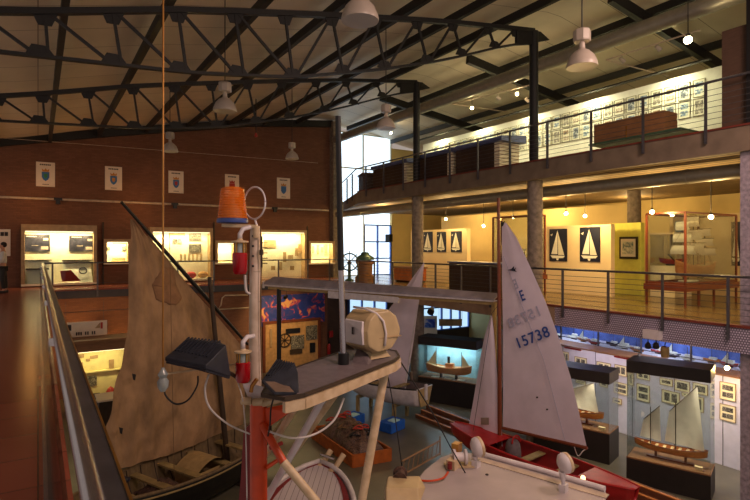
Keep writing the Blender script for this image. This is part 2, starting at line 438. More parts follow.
# ------------------------------------------------------------------ columns
def column(n, y):
    MBc = MB().lathe([(.22,-0.0),(.22,F2-.52)], (XG+.35,y,0), 20)
    c = struct('column_%d' % n, MBc, 'concrete', smooth=1)
    MB().lathe([(.25,G),(.25,-.55)], (XG+.35,y,0), 20).build('lower_shaft', 'concrete', c, smooth=1)
    MB().lathe([(.13,F2+.02),(.13,roof(12.3)-.05)], (XG+.3,y,0), 16).build('steel_shaft', 'dark_steel', c, smooth=1)
    MB().box((XG+.12,y-.2,F2+.02),(XG+.5,y+.2,F2+.05)).build('base_plate', 'dark_steel', c)
column(1, 10.6); column(2, 16.3)
# nearest column is a square granite pier, its upper box clad in brown board
struct('column_3', MB().box((XG+.12,4.55,G),(XG+.75,5.12,-.541)).box((XG+.12,4.55,.001),(XG+.75,5.12,F2-.51)), 'granite')
a = PX(715, 34, 13.0)
struct('wall_pier', MB().box((12.2,4.5,F2+.001),(13.4,5.52,F2+2.1)), 'pier_brown')
struct('wall_pier_trim', MB().box((12.0,4.1,F2+.001),(12.19,4.98,roof(12.4)+.3)), 'black_paint')

# ------------------------------------------------------------------ purlins and rafters
def purlin_z(x): return roof(x)+.14
for x in (-1.4, .41, 2.16, 4.03, 5.8, 7.75, 9.5, 11.3, 14.3, 17.2):
    o = MB().box((x-.06,-2.5,purlin_z(x)),(x+.06,25.3,purlin_z(x)+.22)).build('roof_purlin', 'dark_steel')
    tag(o, 'dark steel purlin running the length of the hall under the roof sheets', 'roof beam', 'roof purlins', 'structure')
for y in (2.8, 8.3, 13.7, 19.2):
    o = MB().bar((12.5,y,roof(12.5)+.1),(21.3,y,roof(21.3)+.1),.16,.3).build('gallery_rafter', 'dark_steel')
    tag(o, 'dark steel rafter falling away over the top gallery', 'roof beam', 'rafters over the top gallery', 'structure')
o = MB().tube([(13.1,-2,7.2),(13.1,24.5,7.2)], .2, 24).build('air_duct', 'duct', smooth=1)
d = o; tag(o, 'long round grey air duct under the roof above the top gallery rail', 'air duct')
for k in range(9):
    y = 1+k*2.8
    MB().tube([(13.1,y,7.2),(13.1,y+.05,7.2)], .212, 24).build('joint_band', 'duct', d)
o = MB().tube([(13.0,-1,F2-.78),(13.0,24,F2-.78)], .17, 20).build('ventilation_pipe', 'duct', smooth=1)
tag(o, 'round grey ventilation pipe below the top gallery slab', 'air duct')
for k in range(8):
    y = 1+k*2.8; MB().tube([(13.0,y,F2-.78),(13.0,y+.06,F2-.78)], .18, 20).build('joint_band', 'duct', o)

# ------------------------------------------------------------------ trusses
top_px = [-25, 45, 113, 178, 235, 285, 332, 375, 417, 453, 488, 515]
bot_px = [-35, 40, 114, 180, 238, 293, 343, 385, 427, 462, 495]
BZ = [(-3, 3.05), (-.5, 3.19), (2.49, 3.38), (4.6, 3.65), (6.88, 4.23), (8.8, 4.81), (11.2, 5.7), (12.2, 5.95)]
def bz(x):
    for (a, za), (b, zb) in zip(BZ, BZ[1:]):
        if x <= b: return EYE+za+(zb-za)*(x-a)/(b-a)
    return EYE+BZ[-1][1]
tx = [PY(p, 20, 10.6).x for p in top_px]; bx = [PY(p, 60, 10.6).x for p in bot_px]
def truss(y, label):
    r = thing('roof_truss', label, 'roof truss', (12.0, y, roof(12)))
    m = MB()
    pts = [Vector((x, y, roof(x)-.02)) for x in [-4, -2]+tx+[12.25]]
    for a, b in zip(pts, pts[1:]): m.bar(a, b, .12, .11)
    m.build('top_chord', 'dark_steel', r)
    m = MB(); n = 22
    for k in range(n):
        a = -4+16.2*k/n; b = -4+16.2*(k+1)/n
        m.bar((a,y,bz(a)),(b,y,bz(b)), .1, .055)
    m.build('bottom_chord', 'dark_steel', r)
    def web(xa, xb):
        MB().bar((xa,y,roof(xa)-.05),(xb,y,bz(xb)+.02), .05, .055, (0,1,0)).build('web_bar', 'dark_steel', r)
    for i in range(11): web(tx[i], bx[i]+ (.12 if i < 5 else 0))
    for i in range(5): web(tx[i]+.05, bx[i+1]-.05)
    for i in range(5, 11): web(tx[i+1]-.02, bx[i]+.08)
    for x in tx:
        z = roof(x)-.06
        MB().slab([(x-.2,y,z+.02),(x+.2,y,z+.06),(x+.1,y,z-.19),(x-.1,y,z-.2)], .03).build('gusset_plate', 'dark_steel', r)
    for x in bx:
        z = bz(x)
        MB().slab([(x-.22,y,z),(x+.22,y,z+.03),(x+.1,y,z+.19),(x-.12,y,z+.19)], .03).build('gusset_plate', 'dark_steel', r)
    MB().slab([(11.5,y,roof(11.5)-.02),(12.5,y,roof(12.2)),(12.9,y,roof(12.2)-.16),(12.3,y,roof(12.2)-.36),(11.5,y,bz(11.5)-.02)], .08).build('end_plate', 'dark_steel', r)
truss(10.6, 'nearer dark steel roof truss with curved bottom chord, spanning to the gallery column')
truss(16.3, 'farther dark steel roof truss, seen below the bottom chord of the nearer one')

# ------------------------------------------------------------------ railings
def railing(name, label, pts, posts, z, down=.28, nc=7, mat_p='post_steel', loc=None):
    """pts: polyline (x,y); posts: list of (x,y)"""
    r = thing(name, label, 'railing', (posts[0][0], posts[0][1], z))
    MB().tube([(x,y,z+1.0) for x,y in pts], .028, 8).build('handrail', mat_p, r, smooth=1)
    for x, y in posts:
        MB().box((x-.03,y-.02,z-down),(x+.03,y+.02,z+.98)).build('post', mat_p, r)
    for k in range(nc):
        MB().tube([(x,y,z+.1+k*.122) for x,y in pts], .006, 5).build('wire', mat_p, r)
    return r
xr = XG-.09
railing('gallery_railing', 'steel wire railing along the middle gallery edge', [(xr,-1.5),(xr,YF+.0)], [(xr, 5.25+1.345*i) for i in range(-4, 14)], 0)
railing('gallery_railing', 'steel wire railing along the top gallery edge and round its far corner', [(xr,-1.5),(xr,20.2),(13.75,24.9)],
        [(xr, 5.68+1.37*i) for i in range(-4, 11)]+[(12.5,21.65),(13.15,23.3)], F2)
bp = [PY(p, 262, YF-.09).x for p in (52.5, 97.5)]; dxp = bp[1]-bp[0]
railing('walkway_railing', 'steel railing along the end walkway below the lit display cases', [(.2,YF-.09),(xr,YF-.09)],
        [(bp[0]+dxp*i, YF-.09) for i in range(0, 8) if bp[0]+dxp*i < xr], 0, .3, 2)
# side walkway balustrade: wide tube handrail over a glass sheet
r = thing('glass_balustrade', 'polished steel handrail on glass along the side walkway', 'railing', (.1, 3, 0))
MB().tube([(.11,.75,1.0),(.11,YF-.1,1.0)], .026, 16).build('handrail', 'rail_steel', r, smooth=1)
m = MB().box((.134,.75,.955),(.185,YF-.1,1.0)); m.build('side_channel', 'post_steel', r)
MB().box((.182,.75,.95),(.189,YF-.1,1.004)).build('edge_strip', 'brass_edge', r)
MB().box((.055,.75,.02),(.067,YF-.1,.93)).build('glass_sheet', 'balustrade_glass', r)
for k in range(7): MB().box((.06,1.25+k*3,.92),(.11,1.28+k*3,.975)).build('clamp', 'chrome', r)
MB().box((.03,.75,.001),(.09,YF-.1,.05)).build('base_channel', 'rail_steel', r)

# ================================================================== END WALL, MIDDLE STOREY
o = MB().tube([(-3.5,YW-.1,EYE+1.96),(13.2,YW-.1,EYE+1.96)], .05, 10).build('wall_pipe', 'pipe_cream', smooth=1)
tag(o, 'long cream pipe running across the brick end wall', 'pipe')
for px in (58, 175, 275):
    q = PY(px, 200, YW-.2)
    s = thing('wall_spotlight', {58: 'small black spotlight on the cream pipe below the first crest poster', 175: 'small black spotlight on the cream pipe below the third crest poster', 275: 'small black spotlight on the cream pipe by the last crest poster'}[px], 'spotlight', (q.x, YW-.2, EYE+1.9))
    MB().cbox((q.x,YW-.2,EYE+1.86),(.16,.14,.2)).build('housing', 'black_paint', s); MB().cbox((q.x,YW-.12,EYE+1.97),(.3,.13,.1)).build('clamp', 'black_paint', s)
def crest_poster(x0, x1, y0, y1, cols, label):
    a = PY(x0, y0, YW-.02); b = PY(x1, y1, YW-.02)
    r = thing('crest_poster', label, 'poster', ((a.x+b.x)/2, YW-.01, b.z))
    MB().box((a.x,YW-.03,b.z),(b.x,YW-.003,a.z)).build('board', 'poster_white', r)
    cx = (a.x+b.x)/2; w = b.x-a.x; h = a.z-b.z; zc = b.z+h*.44
    sh = [(-.2,.16),(.2,.16),(.2,-.06),(.12,-.16),(0,-.22),(-.12,-.16),(-.2,-.06)]
    MB().slab([(cx+p[0]*w,YW-.034,zc+p[1]*h) for p in sh], .006).build('shield', cols[0], r)
    MB().slab([(cx+p[0]*w*.45,YW-.039,zc+p[1]*h*.5) for p in sh], .006).build('emblem', cols[1], r)
    MB().slab([(cx-.17*w,YW-.034,zc+.17*h),(cx+.17*w,YW-.034,zc+.17*h),(cx+.2*w,YW-.034,zc+.29*h),(cx+.08*w,YW-.034,zc+.23*h),(cx,YW-.034,zc+.31*h),(cx-.08*w,YW-.034,zc+.23*h),(cx-.2*w,YW-.034,zc+.29*h)], .006).build('crown', cols[2], r)
    m = MB()
    for k in range(6): m.box((cx+(-.3+k*.1)*w,YW-.034,b.z+.865*h),(cx+(-.3+k*.1+.075)*w,YW-.029,b.z+.92*h))
    for k in range(5): m.box((cx+(-.16+k*.07)*w,YW-.034,b.z+.07*h),(cx+(-.16+k*.07+.05)*w,YW-.029,b.z+.1*h))
    m.build('lettering', 'ink', r)
crest_poster(36, 55, 161.5, 187, ('crest_blue','crest_green','crest_gold'), 'white poster with blue and green crest, nearest the side walkway')
crest_poster(105, 122, 166, 190.5, ('crest_blue','crest_gold','crest_gold'), 'white poster with blue crest over a small gold emblem, second along the wall')
crest_poster(168.5, 183.5, 170.5, 193.5, ('crest_blue','crest_red','crest_gold'), 'white poster with a blue and red crest, behind the thin golden wire')
crest_poster(225, 239, 174, 197, ('crest_red','crest_red','crest_red'), 'white poster with red crest, partly behind the orange beacon')
crest_poster(277, 290, 177.5, 199, ('crest_blue','crest_blue','crest_gold'), 'white poster with round blue crest, nearest the gallery')

def niche(x0, x1, y0, y1, label, back='case_cream', fr=.12, e=18, wall=YW, depth=.5, topband=0, col=CASEC):
    a = PY(x0, y0, wall-depth); b = PY(x1, y1, wall-depth)
    X0, X1, Z0, Z1 = a.x, b.x, b.z, a.z
    y0_, y1_ = wall-depth, wall-.004
    r = thing('display_case', label, 'display case', ((X0+X1)/2, y1_, Z0))
    MB().box((X0,y1_-.029,Z0),(X1,y1_,Z1)).build('back_panel', back, r)
    f = MB().box((X0,y0_,Z0+.081),(X0+fr,y1_-.03,Z1-fr-topband)).box((X1-fr,y0_,Z0+.081),(X1,y1_-.03,Z1-fr-topband)).box((X0,y0_,Z1-fr-topband),(X1,y1_-.03,Z1))
    f.build('frame', 'case_frame', r)
    MB().box((X0,y0_,Z0),(X1,y1_-.03,Z0+.08)).build('shelf', 'case_cream', r)
    MB().box((X0+fr+.02,y0_+.06,Z1-fr-topband-.04),(X1-fr-.02,y0_+.10,Z1-fr-topband-.004)).build('lamp_tube', 'tube', r)
    lamp('AREA', ((X0+X1)/2,y0_+.12,Z1-fr-topband-.06), e*2.6, col, ((X0+X1)/2,y1_-.1,Z0), name='case_light', sx=(X1-X0)*.8, sy=.08)
    MB().box((X0+fr,y0_+.01,Z0+.08),(X1-fr,y0_+.02,Z1-fr-topband)).build('glass_front', 'glass', r)
    return X0, X1, Z0, Z1, y0_, y1_
def board(name, label, cat, x0, x1, z0, z1, y, m, th=.03, group=None):
    return tag(MB().box((x0,y-th,z0),(x1,y,z1)).build(name, m), label, cat, group)
A = niche(21, 97, 224, 284, 'widest lit display case with two dark photo boards and slanted shelves', topband=.14, e=45)
yb = A[5]-.04
for (p0, p1, q0, q1, lb) in ((23.5, 50, 234.5, 251.5, 'dark photo board in widest lit case, beside the person'), (69, 94, 235.5, 251.5, 'dark photo board with pale insets in widest lit case, farther from the person')):
    a = PY(p0, q0, yb); b = PY(p1, q1, yb)
    t = thing('photo_board', lb, 'display board', ((a.x+b.x)/2, yb, b.z))
    MB().box((a.x,yb-.03,b.z),(b.x,yb,a.z)).build('board', 'dark_photo', t)
    for (u0,u1,v0,v1) in ((.1,.5,.87,.92),(.66,.93,.12,.3),(.3,.55,.34,.37),(.74,.93,.66,.8)):
        MB().box((a.x+(b.x-a.x)*u0,yb-.036,b.z+(a.z-b.z)*v0),(a.x+(b.x-a.x)*u1,yb-.028,b.z+(a.z-b.z)*v1)).build('inset', 'pipe_cream', t)
for (p0, p1, q0, q1, q2, lb, m) in ((23, 52, 261, 270, 283, 'slanted white panel under shelf in widest lit case, beside the person', 'white_wall'), (62, 93, 261, 265, 283, 'slanted white panel with a ring emblem in widest lit case', 'white_wall')):
    a = PY(p0, q0, A[4]+.3); b = PY(p1, q2, A[4]+.08)
    t = thing('sloping_panel', lb, 'display panel', ((a.x+b.x)/2, A[4]+.1, b.z))
    MB().slab([(a.x,A[4]+.36,a.z),(b.x-.1,A[4]+.36,a.z),(b.x,A[4]+.1,b.z),(a.x+.15,A[4]+.1,b.z)], .03).build('panel', m, t)
    MB().box((a.x,A[4]+.22,a.z+.0),(b.x,A[4]+.44,a.z+.04)).build('ledge', 'dark_wood', t)
    if p0 == 62:
        c = PY(83, 270.5, A[4]+.2); MB().tube([(c.x+.14*math.cos(k*PI/8), A[4]+.2+.06*math.sin(k*PI/8)-.02, c.z+.13*math.sin(k*PI/8)) for k in range(17)], .02, 6).build('ring', 'navy', t)
    else:
        MB().box((a.x+.1,A[4]+.05,a.z-.35),(b.x-.1,A[4]+.25,a.z-.3)).build('ledge', 'dark_wood', t)
q = PY(72, 278, A[4]+.04)
t = thing('orange_sheet', 'orange-red slanted sheet at the bottom of the widest lit case', 'sheet', (q.x, A[4]+.04, q.z-.1))
MB().slab([(lambda p: Vector((p.x, A[4]+.04, p.z)))(PY(x, y, A[4]+.04)) for x, y in ((60,271),(71,270),(81,281),(62,281.5))], .02).build('sheet', 'crest_red', t)
B = niche(104, 131, 239, 264, 'small lit display case half behind the tan sail', e=16)
C = niche(150, 213, 227, 280, 'lit display case with photographs and a model, right of the sail yard', e=34, topband=.08)
D = niche(215.5, 237, 240.5, 264, 'small lit display case behind the red lantern', e=14)
E = niche(259, 307, 229.5, 283, 'tall lit display case with a hanging plaque and rigging pieces', e=40)
F = niche(309, 335, 241, 264, 'small lit display case nearest the gallery', e=16)
def item(p0, p1, q0, q1, y, name, label, cat, m, group=None, th=.03):
    a = PY(p0, q0, y); b = PY(p1, q1, y); return board(name, label, cat, a.x, b.x, b.z, a.z, y, m, th, group)
yb = B[5]-.04
item(113, 127, 241, 244, yb, 'plaque', 'brown plaque at the top of small case beside the tan sail', 'plaque', 'case_frame')
item(112, 125, 258, 260.5, yb, 'caption_strip', 'narrow brown caption strip low in small case beside the tan sail', 'caption', 'case_frame')
item(106, 110, 247, 250, yb, 'photograph', 'tiny photograph in small case, beside the tall frame', 'photograph', BWP[0]); item(122, 127, 246, 251, yb, 'photograph', 'tiny photograph in small case, near the tan sail', 'photograph', BWP[1])
item(169, 185, 232.5, 235.5, yb, 'plaque', 'brown plaque at the top of case right of sail yard', 'plaque', 'case_frame')
item(173, 177, 239, 243, yb, 'photograph', 'small photograph below the plaque, case right of sail yard', 'photograph', BWP[2]); item(178, 181.5, 239, 243.5, yb, 'photograph', 'small reddish card below the plaque, case right of sail yard', 'photograph', CLP[2])
item(189, 201, 233, 241, yb, 'photograph', 'upper of two framed photographs in case right of sail yard', 'photograph', BWP[3]); item(189, 201, 244, 252, yb, 'photograph', 'lower of two framed photographs in case right of sail yard', 'photograph', BWP[1])
item(264, 276, 240, 247.5, yb, 'plaque', 'brown hanging plaque in tall case behind the ring antenna', 'plaque', 'case_frame')
for i, (p0, p1, q0, q1) in enumerate(((283,286,252,262),(288,293,255,259),(295,298,248,256),(279,282,262,270),(290,294,266,270),(298,302,244,252),(271,275,266,270))):
    item(p0, p1, q0, q1, yb-.05, 'rigging_piece', 'small dark rigging fitting pinned inside the tall lit case', 'rigging fitting', 'case_frame', 'fittings in the tall lit case')
for i, (p0, p1, q0, q1) in enumerate(((312,314,246,253),(317,319,245,254),(321,323,247,252),(325,327,244,253))):
    item(p0, p1, q0, q1, yb-.05, 'marlinspike', 'slim brown tool hanging in the small case nearest gallery', 'tool', 'case_frame', 'tools in the small case')
for i, (p0, p1) in enumerate(((180,182),(184,186),(188,190),(192,194),(196,198),(200,202))):
    item(p0, p1, 254, 261, yb-.2, 'model_post', 'upright of the small wooden model rack in case right of sail yard', 'model', 'tan_cloth', 'model rack uprights')
for (p0, lb, mm) in ((191, 'pink float lying in the bottom of case right of sail yard', 'crest_red'), (203, 'cream float lying in the bottom of case right of sail yard', 'cork')):
    a = PY(p0, 271, C[4]+.25); tag(MB().ball((a.x,C[4]+.25,C[2]+.25), .2, 10, (1.2,.6,.8)).build('net_float', mm, smooth=2), lb, 'float')
a = item(-14, 10.5, 229, 256, YW-.02, 'wall_poster', 'white poster with dark heading beside the person', 'poster', 'poster_white')
m = MB()
for i, px in enumerate((-8, -4, 0, 4)):
    p0 = PY(px+.5, 232, YW-.05); p1 = PY(px+4, 236, YW-.05); m.box((p0.x,YW-.056,p1.z),(p1.x,YW-.051,p0.z))
m.build('heading', 'ink', a)
# pilaster strips between the cases
for i, px in enumerate((103.3, 217.5-3, 308)):
    a = PY(px, 222 if i != 2 else 226, YW-.1); MB()
    struct('trim_%d' % (10+i), MB().box((a.x-.03,YW-.06,.0),(a.x+.03,YW-.003,a.z)), 'dark_wood')

# ================================================================== END WALL, HALL LEVEL
YC = 20.3
a = PY(66, 345, YC); b = PY(133, 402, YC)
r = thing('display_cabinet', 'wooden corner cabinet with yellow lit interior below the walkway', 'display cabinet', ((a.x+b.x)/2, 20.9, G))
X0, X1, Z1, Z0 = a.x, b.x, a.z, b.z-.05
MB().box((X0,21.2,Z0),(X1,21.26,Z1)).build('back_panel', 'case_yellow', r)
MB().box((X0,YC,Z0),(X0+.3,21.2,Z1)).box((X1-.1,YC,Z0),(X1,21.2,Z1)).box((X0,YC,Z1-.3),(X1,21.2,Z1)).box((X0,YC,G),(X1,21.2,Z0)).build('frame', 'case_wood', r)
MB().box((X0-.1,YC-.15,Z1),(X1+.1,21.3,Z1+.1)).build('cornice', 'case_wood', r)
lamp('AREA', ((X0+X1)/2,YC+.3,Z1-.36), 15, (255, 230, 160), ((X0+X1)/2,21.1,Z0+.4), name='case_light', sx=1.6, sy=.1)
MB().box((X0+.35,YC+.1,Z1-.33),(X1-.15,YC+.16,Z1-.301)).build('lamp_tube', 'tube', r)
zs = PY(95, 372, 21.0).z; MB().box((X0+.3,21.08,zs-.03),(X1-.1,21.2,zs+.01)).build('shelf', 'case_yellow', r)
a = PY(77, 378, 21.1); b = PY(97, 386, 21.1); board('ship_drawing', 'grey ship drawing on the yellow back of corner cabinet', 'drawing', a.x, b.x, b.z, a.z, 21.19, BWP[0])
q = PY(82, 397, 20.8); tag(MB().lathe([(.05,0),(.22,.03),(.36,.13),(.39,.2),(.34,.19),(.2,.08),(.02,.05)], (q.x,20.8,Z0+.01), 20).build('green_bowl', 'green_wall', smooth=1), 'wide green bowl in the corner cabinet', 'bowl')
q = PY(95.5, 397, 20.7); t = thing('carved_stool', 'small dark carved stool beside the green bowl', 'stool', (q.x, 20.7, Z0+.02))
MB().box((q.x-.14,20.6,Z0+.24),(q.x+.14,20.85,Z0+.4)).build('seat', 'black_wood', t)
for sx in (-1, 1): MB().box((q.x+sx*.1-.04,20.62,Z0+.02),(q.x+sx*.1+.04,20.83,Z0+.24)).build('leg', 'black_wood', t)
for i, (p0, p1, q0, q1) in enumerate(((76,84,355,357.5),(86,90,359,361),(77,83,363,367),(109,114,360,368),(90,98,356,358))):
    a = PY(p0, q0, 21.15); b = PY(p1, q1, 21.15); board('caption_card', 'small caption card pinned inside the yellow corner cabinet', 'card', a.x, b.x, b.z, a.z, 21.19, 'case_frame', group='cards in the corner cabinet')
q = PY(111, 392, 20.6)
t = thing('bell_lamp', 'small red lantern shaped ornament on the cabinet shelf by the sail', 'ornament', (q.x, 20.7, Z0+.02))
MB().lathe([(.16,0),(.16,.04),(.05,.08),(.04,.3),(.1,.34)], (q.x,20.7,Z0+.02), 12).build('base', 'white_wall', t); MB().lathe([(.14,0),(.16,.06),(.1,.18),(.01,.26)], (q.x,20.7,Z0+.9-.55), 12).build('cap', 'crest_red', t)
# plinth with white top
a = PZ(99, 446, G); 
t = thing('display_plinth', 'dark wooden plinth with a pale top in front of the corner cabinet', 'plinth', (a.x+.3, a.y+.2, G))
MB().box((a.x,a.y,G),(a.x+1.1,a.y+.8,G+1.25)).build('body', 'dark_wood', t); MB().box((a.x-.04,a.y-.04,G+1.25),(a.x+1.14,a.y+.84,G+1.3)).build('top', 'poster_white', t)
# fire extinguisher
q = PZ(96, 468, G); q.z = G
t = thing('fire_extinguisher', 'red fire extinguisher on the hall floor beside the tan sail', 'fire extinguisher', q)
MB().lathe([(.1,0),(.11,.03),(.11,.42),(.07,.5),(.03,.53)], q, 16).build('cylinder', 'red_paint', t, smooth=1)
MB().lathe([(.03,.53),(.03,.6)], q, 10).bar(q+Vector((-.02,0,.62)), q+Vector((.12,0,.66)), .03).build('valve', 'black_paint', t)
MB().tube([q+Vector((0,0,.58)), q+Vector((-.1,-.05,.56)), q+Vector((-.14,-.05,.4)), q+Vector((-.13,-.05,.2))], .014, 6).build('hose', 'black_cable', t)
# hanging illuminated sign
a = PY(62, 323, 21.2); b = PY(107, 334.5, 21.2)
t = thing('hanging_sign', 'cream banner sign hung below the end walkway with black square and small flag', 'sign', ((a.x+b.x)/2, 21.2, b.z))
MB().box((a.x,21.17,b.z),(b.x,21.2,a.z)).build('panel', 'poster_white', t)
w = b.x-a.x; h = a.z-b.z
MB().box((a.x+.12*w,21.16,b.z+.45*h),(a.x+.2*w,21.172,b.z+.85*h)).build('square_mark', 'ink', t)
MB().slab([(a.x+.72*w,21.165,b.z+.5*h),(a.x+.84*w,21.165,b.z+.88*h),(a.x+.84*w,21.165,b.z+.5*h)], .01).build('sail_mark', 'case_frame', t)
MB().box((a.x+.85*w,21.16,b.z+.45*h),(a.x+.9*w,21.172,b.z+.88*h)).build('flag_mark', 'crest_red', t)
m = MB()
for k in range(9):
    if k in (3, 6): continue
    m.box((a.x+(.3+k*.05)*w,21.16,b.z+.1*h),(a.x+(.3+k*.05+.03)*w,21.172,b.z+.32*h))
m.build('lettering', 'ink', t)
for f_ in (.08, .92): MB().tube([(a.x+f_*w,21.185,a.z),(a.x+f_*w,21.185,-.31)], .006, 5).build('hanger', 'post_steel', t)
MB().tube([(a.x-.5,21.185,a.z+.35),(b.x+1.4,21.185,a.z+.35)], .012, 6).build('hanging_rail', 'post_steel', t)
# painting and tool board on the far brick wall
a = PY(262, 296, 22.94); b = PY(325, 321.5, 22.94); board('mural', 'blue abstract mural with red and yellow swirls on lower brick wall', 'mural', a.x, b.x, b.z, a.z, 23.02, 'painting', .05)
a = PY(266, 324.5, 22.84); b = PY(319, 366, 22.84)
t = thing('tool_board', 'lit tan board with rigging tools and photographs below the mural', 'display board', ((a.x+b.x)/2, 22.94, b.z))
MB().box((a.x,22.96,b.z),(b.x,23.03,a.z)).build('board', 'cork', t)
MB().box((a.x-.12,22.89,b.z-.1),(a.x,23.03,a.z+.12)).box((b.x,22.89,b.z-.1),(b.x+.12,23.03,a.z+.12)).box((a.x,22.89,a.z),(b.x,23.03,a.z+.12)).build('frame', 'mahogany', t)
def tb(p0, p1, q0, q1, name, lb, cat, m, th=.05): 
    a = PY(p0, q0, 22.92); b = PY(p1, q1, 22.92); return board(name, lb, cat, a.x, b.x, b.z, a.z, 22.95, m, th)
tb(286, 300, 329, 332.5, 'title_plate', 'black title plate at the top of the tan board', 'plate', 'black_paint')
tb(291, 304, 336, 348, 'chart', 'pale chart in the middle of the tan board', 'chart', BWP[1])
tb(306, 317, 326, 339, 'rigging_photo', 'dark rigging photograph at the corner of the tan board', 'photograph', BWP[0])
tb(310, 315, 343, 352, 'small_photo', 'small dark photograph low on the tan board', 'photograph', 'black_paint')
tb(290, 302, 350, 353, 'wooden_fid', 'dark flat wooden tool below the chart', 'tool', 'dark_wood')
tb(270, 272, 329, 347, 'marlin_hook', 'long brown hook hung at the edge of tan board', 'tool', 'case_frame')
q = PY(285, 340.5, 22.89)
t = thing('spoked_wheel', 'small spoked wheel hung on the tan board', 'wheel', (q.x, 22.92, q.z))
rr = .3
MB().tube([(q.x+rr*math.cos(k*PI/10), 22.92, q.z+rr*math.sin(k*PI/10)) for k in range(21)], .03, 6).build('rim', 'dark_wood', t)
for k in range(4): MB().bar((q.x-rr*1.1*math.cos(k*PI/4),22.92,q.z-rr*1.1*math.sin(k*PI/4)),(q.x+rr*1.1*math.cos(k*PI/4),22.92,q.z+rr*1.1*math.sin(k*PI/4)),.03).build('spoke', 'dark_wood', t)
tb(329.5, 333, 331, 337, 'alarm_box', 'small red alarm box on wall beside the tan board', 'alarm box', 'red_paint')
a = PY(329.5, 347, 22.84); t = thing('fire_extinguisher', 'red fire extinguisher hung on wall beside the tan board', 'fire extinguisher', (a.x, 22.84, a.z-.5))
MB().lathe([(.08,0),(.09,.03),(.09,.4),(.05,.48),(.02,.52)], (a.x,22.89,a.z-.35), 14).build('cylinder', 'red_paint', t, smooth=1)
MB().cbox((a.x,22.89,a.z+.2),(.06,.06,.1)).build('valve', 'black_paint', t)

# ================================================================== TOP GALLERY
XP = 16.0
t1 = PX(720, 66.4, XP); t0 = PX(423, 144.5, XP); ztop = (t1.z+t0.z)/2
struct('wall_gallery', MB().box((XP,t1.y-.1,F2),(XP+.15,t0.y,ztop)), 'white_wall')
def frame_proto(name, w, h, fr, m_fr, m_mat, m_pic, two=False, mw=.07):
    """proto facing -X, centred, at local origin"""
    r = thing(name, 'x', 'picture', (0,0,0), world=False)
    f = MB()
    for lo, hi in (((-.03,-w/2,-h/2),(0,-w/2+fr,h/2)),((-.03,w/2-fr,-h/2),(0,w/2,h/2)),((-.03,-w/2,-h/2),(0,w/2,-h/2+fr)),((-.03,-w/2,h/2-fr),(0,w/2,h/2))): f.box(lo, hi)
    f.build('frame', m_fr, r)
    MB().box((-.014,-w/2+fr*.5,-h/2+fr*.5),(-.002,w/2-fr*.5,h/2-fr*.5)).build('mount', m_mat, r)
    if two == 'v':
        for s_ in (-1, 1): MB().box((-.02,-w/2+fr+mw,s_*h*.2-h*.14),(-.012,w/2-fr-mw,s_*h*.2+h*.14)).build('print', m_pic, r)
    elif two == 'h':
        for s_ in (-1, 1): MB().box((-.02,s_*w*.2-w*.15,-h/2+fr+mw),(-.012,s_*w*.2+w*.15,h/2-fr-mw)).build('print', m_pic, r)
    else: MB().box((-.02,-w/2+fr+mw,-h/2+fr+mw),(-.012,w/2-fr-mw,h/2-fr-mw)).build('print', m_pic, r)
    return r
used = {}
def place(key, maker, loc, rz, label, group=None):
    if key not in used:
        o = maker(); used[key] = o; CH[o.name] = list(o.children); o.location = loc; o.rotation_euler = (0,0,rz)
        o['label'] = label
        if group: o['group'] = group
        return o
    return dup(used[key], loc, rz, label, group)
ya = PX(699, 88, XP-.02); yb2 = PX(566, 122, XP-.02)
step = (yb2.y-ya.y)/11
zr = (PX(699, 88, XP-.02).z, PX(699, 107, XP-.02).z)
for row in (0, 1):
    for i in range(30):
        k = (i*3+row*5) % 4
        y = ya.y+step*i
        if y > t0.y-.2: continue
        lb = ('framed sea picture in the %s row on the long white gallery wall' % ('upper', 'lower')[row])
        place('gp%d' % k, lambda: frame_proto('framed_picture', .34, .5, .014, 'print_frame', 'frame_white', CLP[k], False if k % 2 else 'v', .05), (XP-.004, y, zr[row]), 0, lb, ('upper', 'lower')[row]+' row of framed pictures on the top gallery wall')
# added trough with area lights that brighten the white wall
t = thing('added_light_trough', 'added long dark light trough above the white picture wall', 'light fitting', (XP-.45, 14, ztop+.15))
MB().box((XP-.6,t1.y,ztop+.1),(XP-.42,t0.y,ztop+.13)).build('housing', 'dark_steel', t)
for k in range(5):
    y0 = t1.y+(t0.y-t1.y)*k/5
    lamp('AREA', (XP-.5,y0+1.2,ztop+.085), 75, (255,246,196), (XP-.1,y0+1.2,ztop-1.4), name='wall_fill_light', sx=.1, sy=2.3)
# dark display desks behind the rail with louvred ends
def desk(pf, name_lb, L, y, x=12.55, h=.95, hz=1.0):
    r = thing('display_desk', name_lb, 'display desk', (x+.45, y+L/2, F2))
    MB().box((x,y+.25,F2+.001),(x+.9,y+L,F2+h)).build('body', 'desk_front', r)
    MB().box((x,y+.02,F2+.001),(x+.9,y+.25,F2+h)).build('louvred_end', 'case_cream', r)
    m = MB(); 
    for k in range(8): m.box((x-.012,y+.0,F2+.1+k*.11),(x+.91,y+.26,F2+.12+k*.11))
    m.build('louvre_lines', 'case_frame', r)
    MB().add([(x-.14,y-.2,F2+h+.001),(x+1.0,y-.2,F2+h+.001),(x+1.0,y+L-.02,F2+h+.001),(x-.14,y+L-.02,F2+h+.001),(x-.14,y-.2,F2+h+.14),(x+1.0,y-.2,F2+h+.26),(x+1.0,y+L-.02,F2+h+.26),(x-.14,y+L-.02,F2+h+.14)],
        [(0,3,2,1),(4,5,6,7),(0,1,5,4),(1,2,6,5),(2,3,7,6),(3,0,4,7)]).build('top', 'top_blue', r)
def ypx(px, x=12.55): return PX(px, 150, x).y
y0 = ypx(500); desk(0, 'dark blue-topped display desk with a cream end, nearest the wooden showcase', ypx(456)-y0, y0)
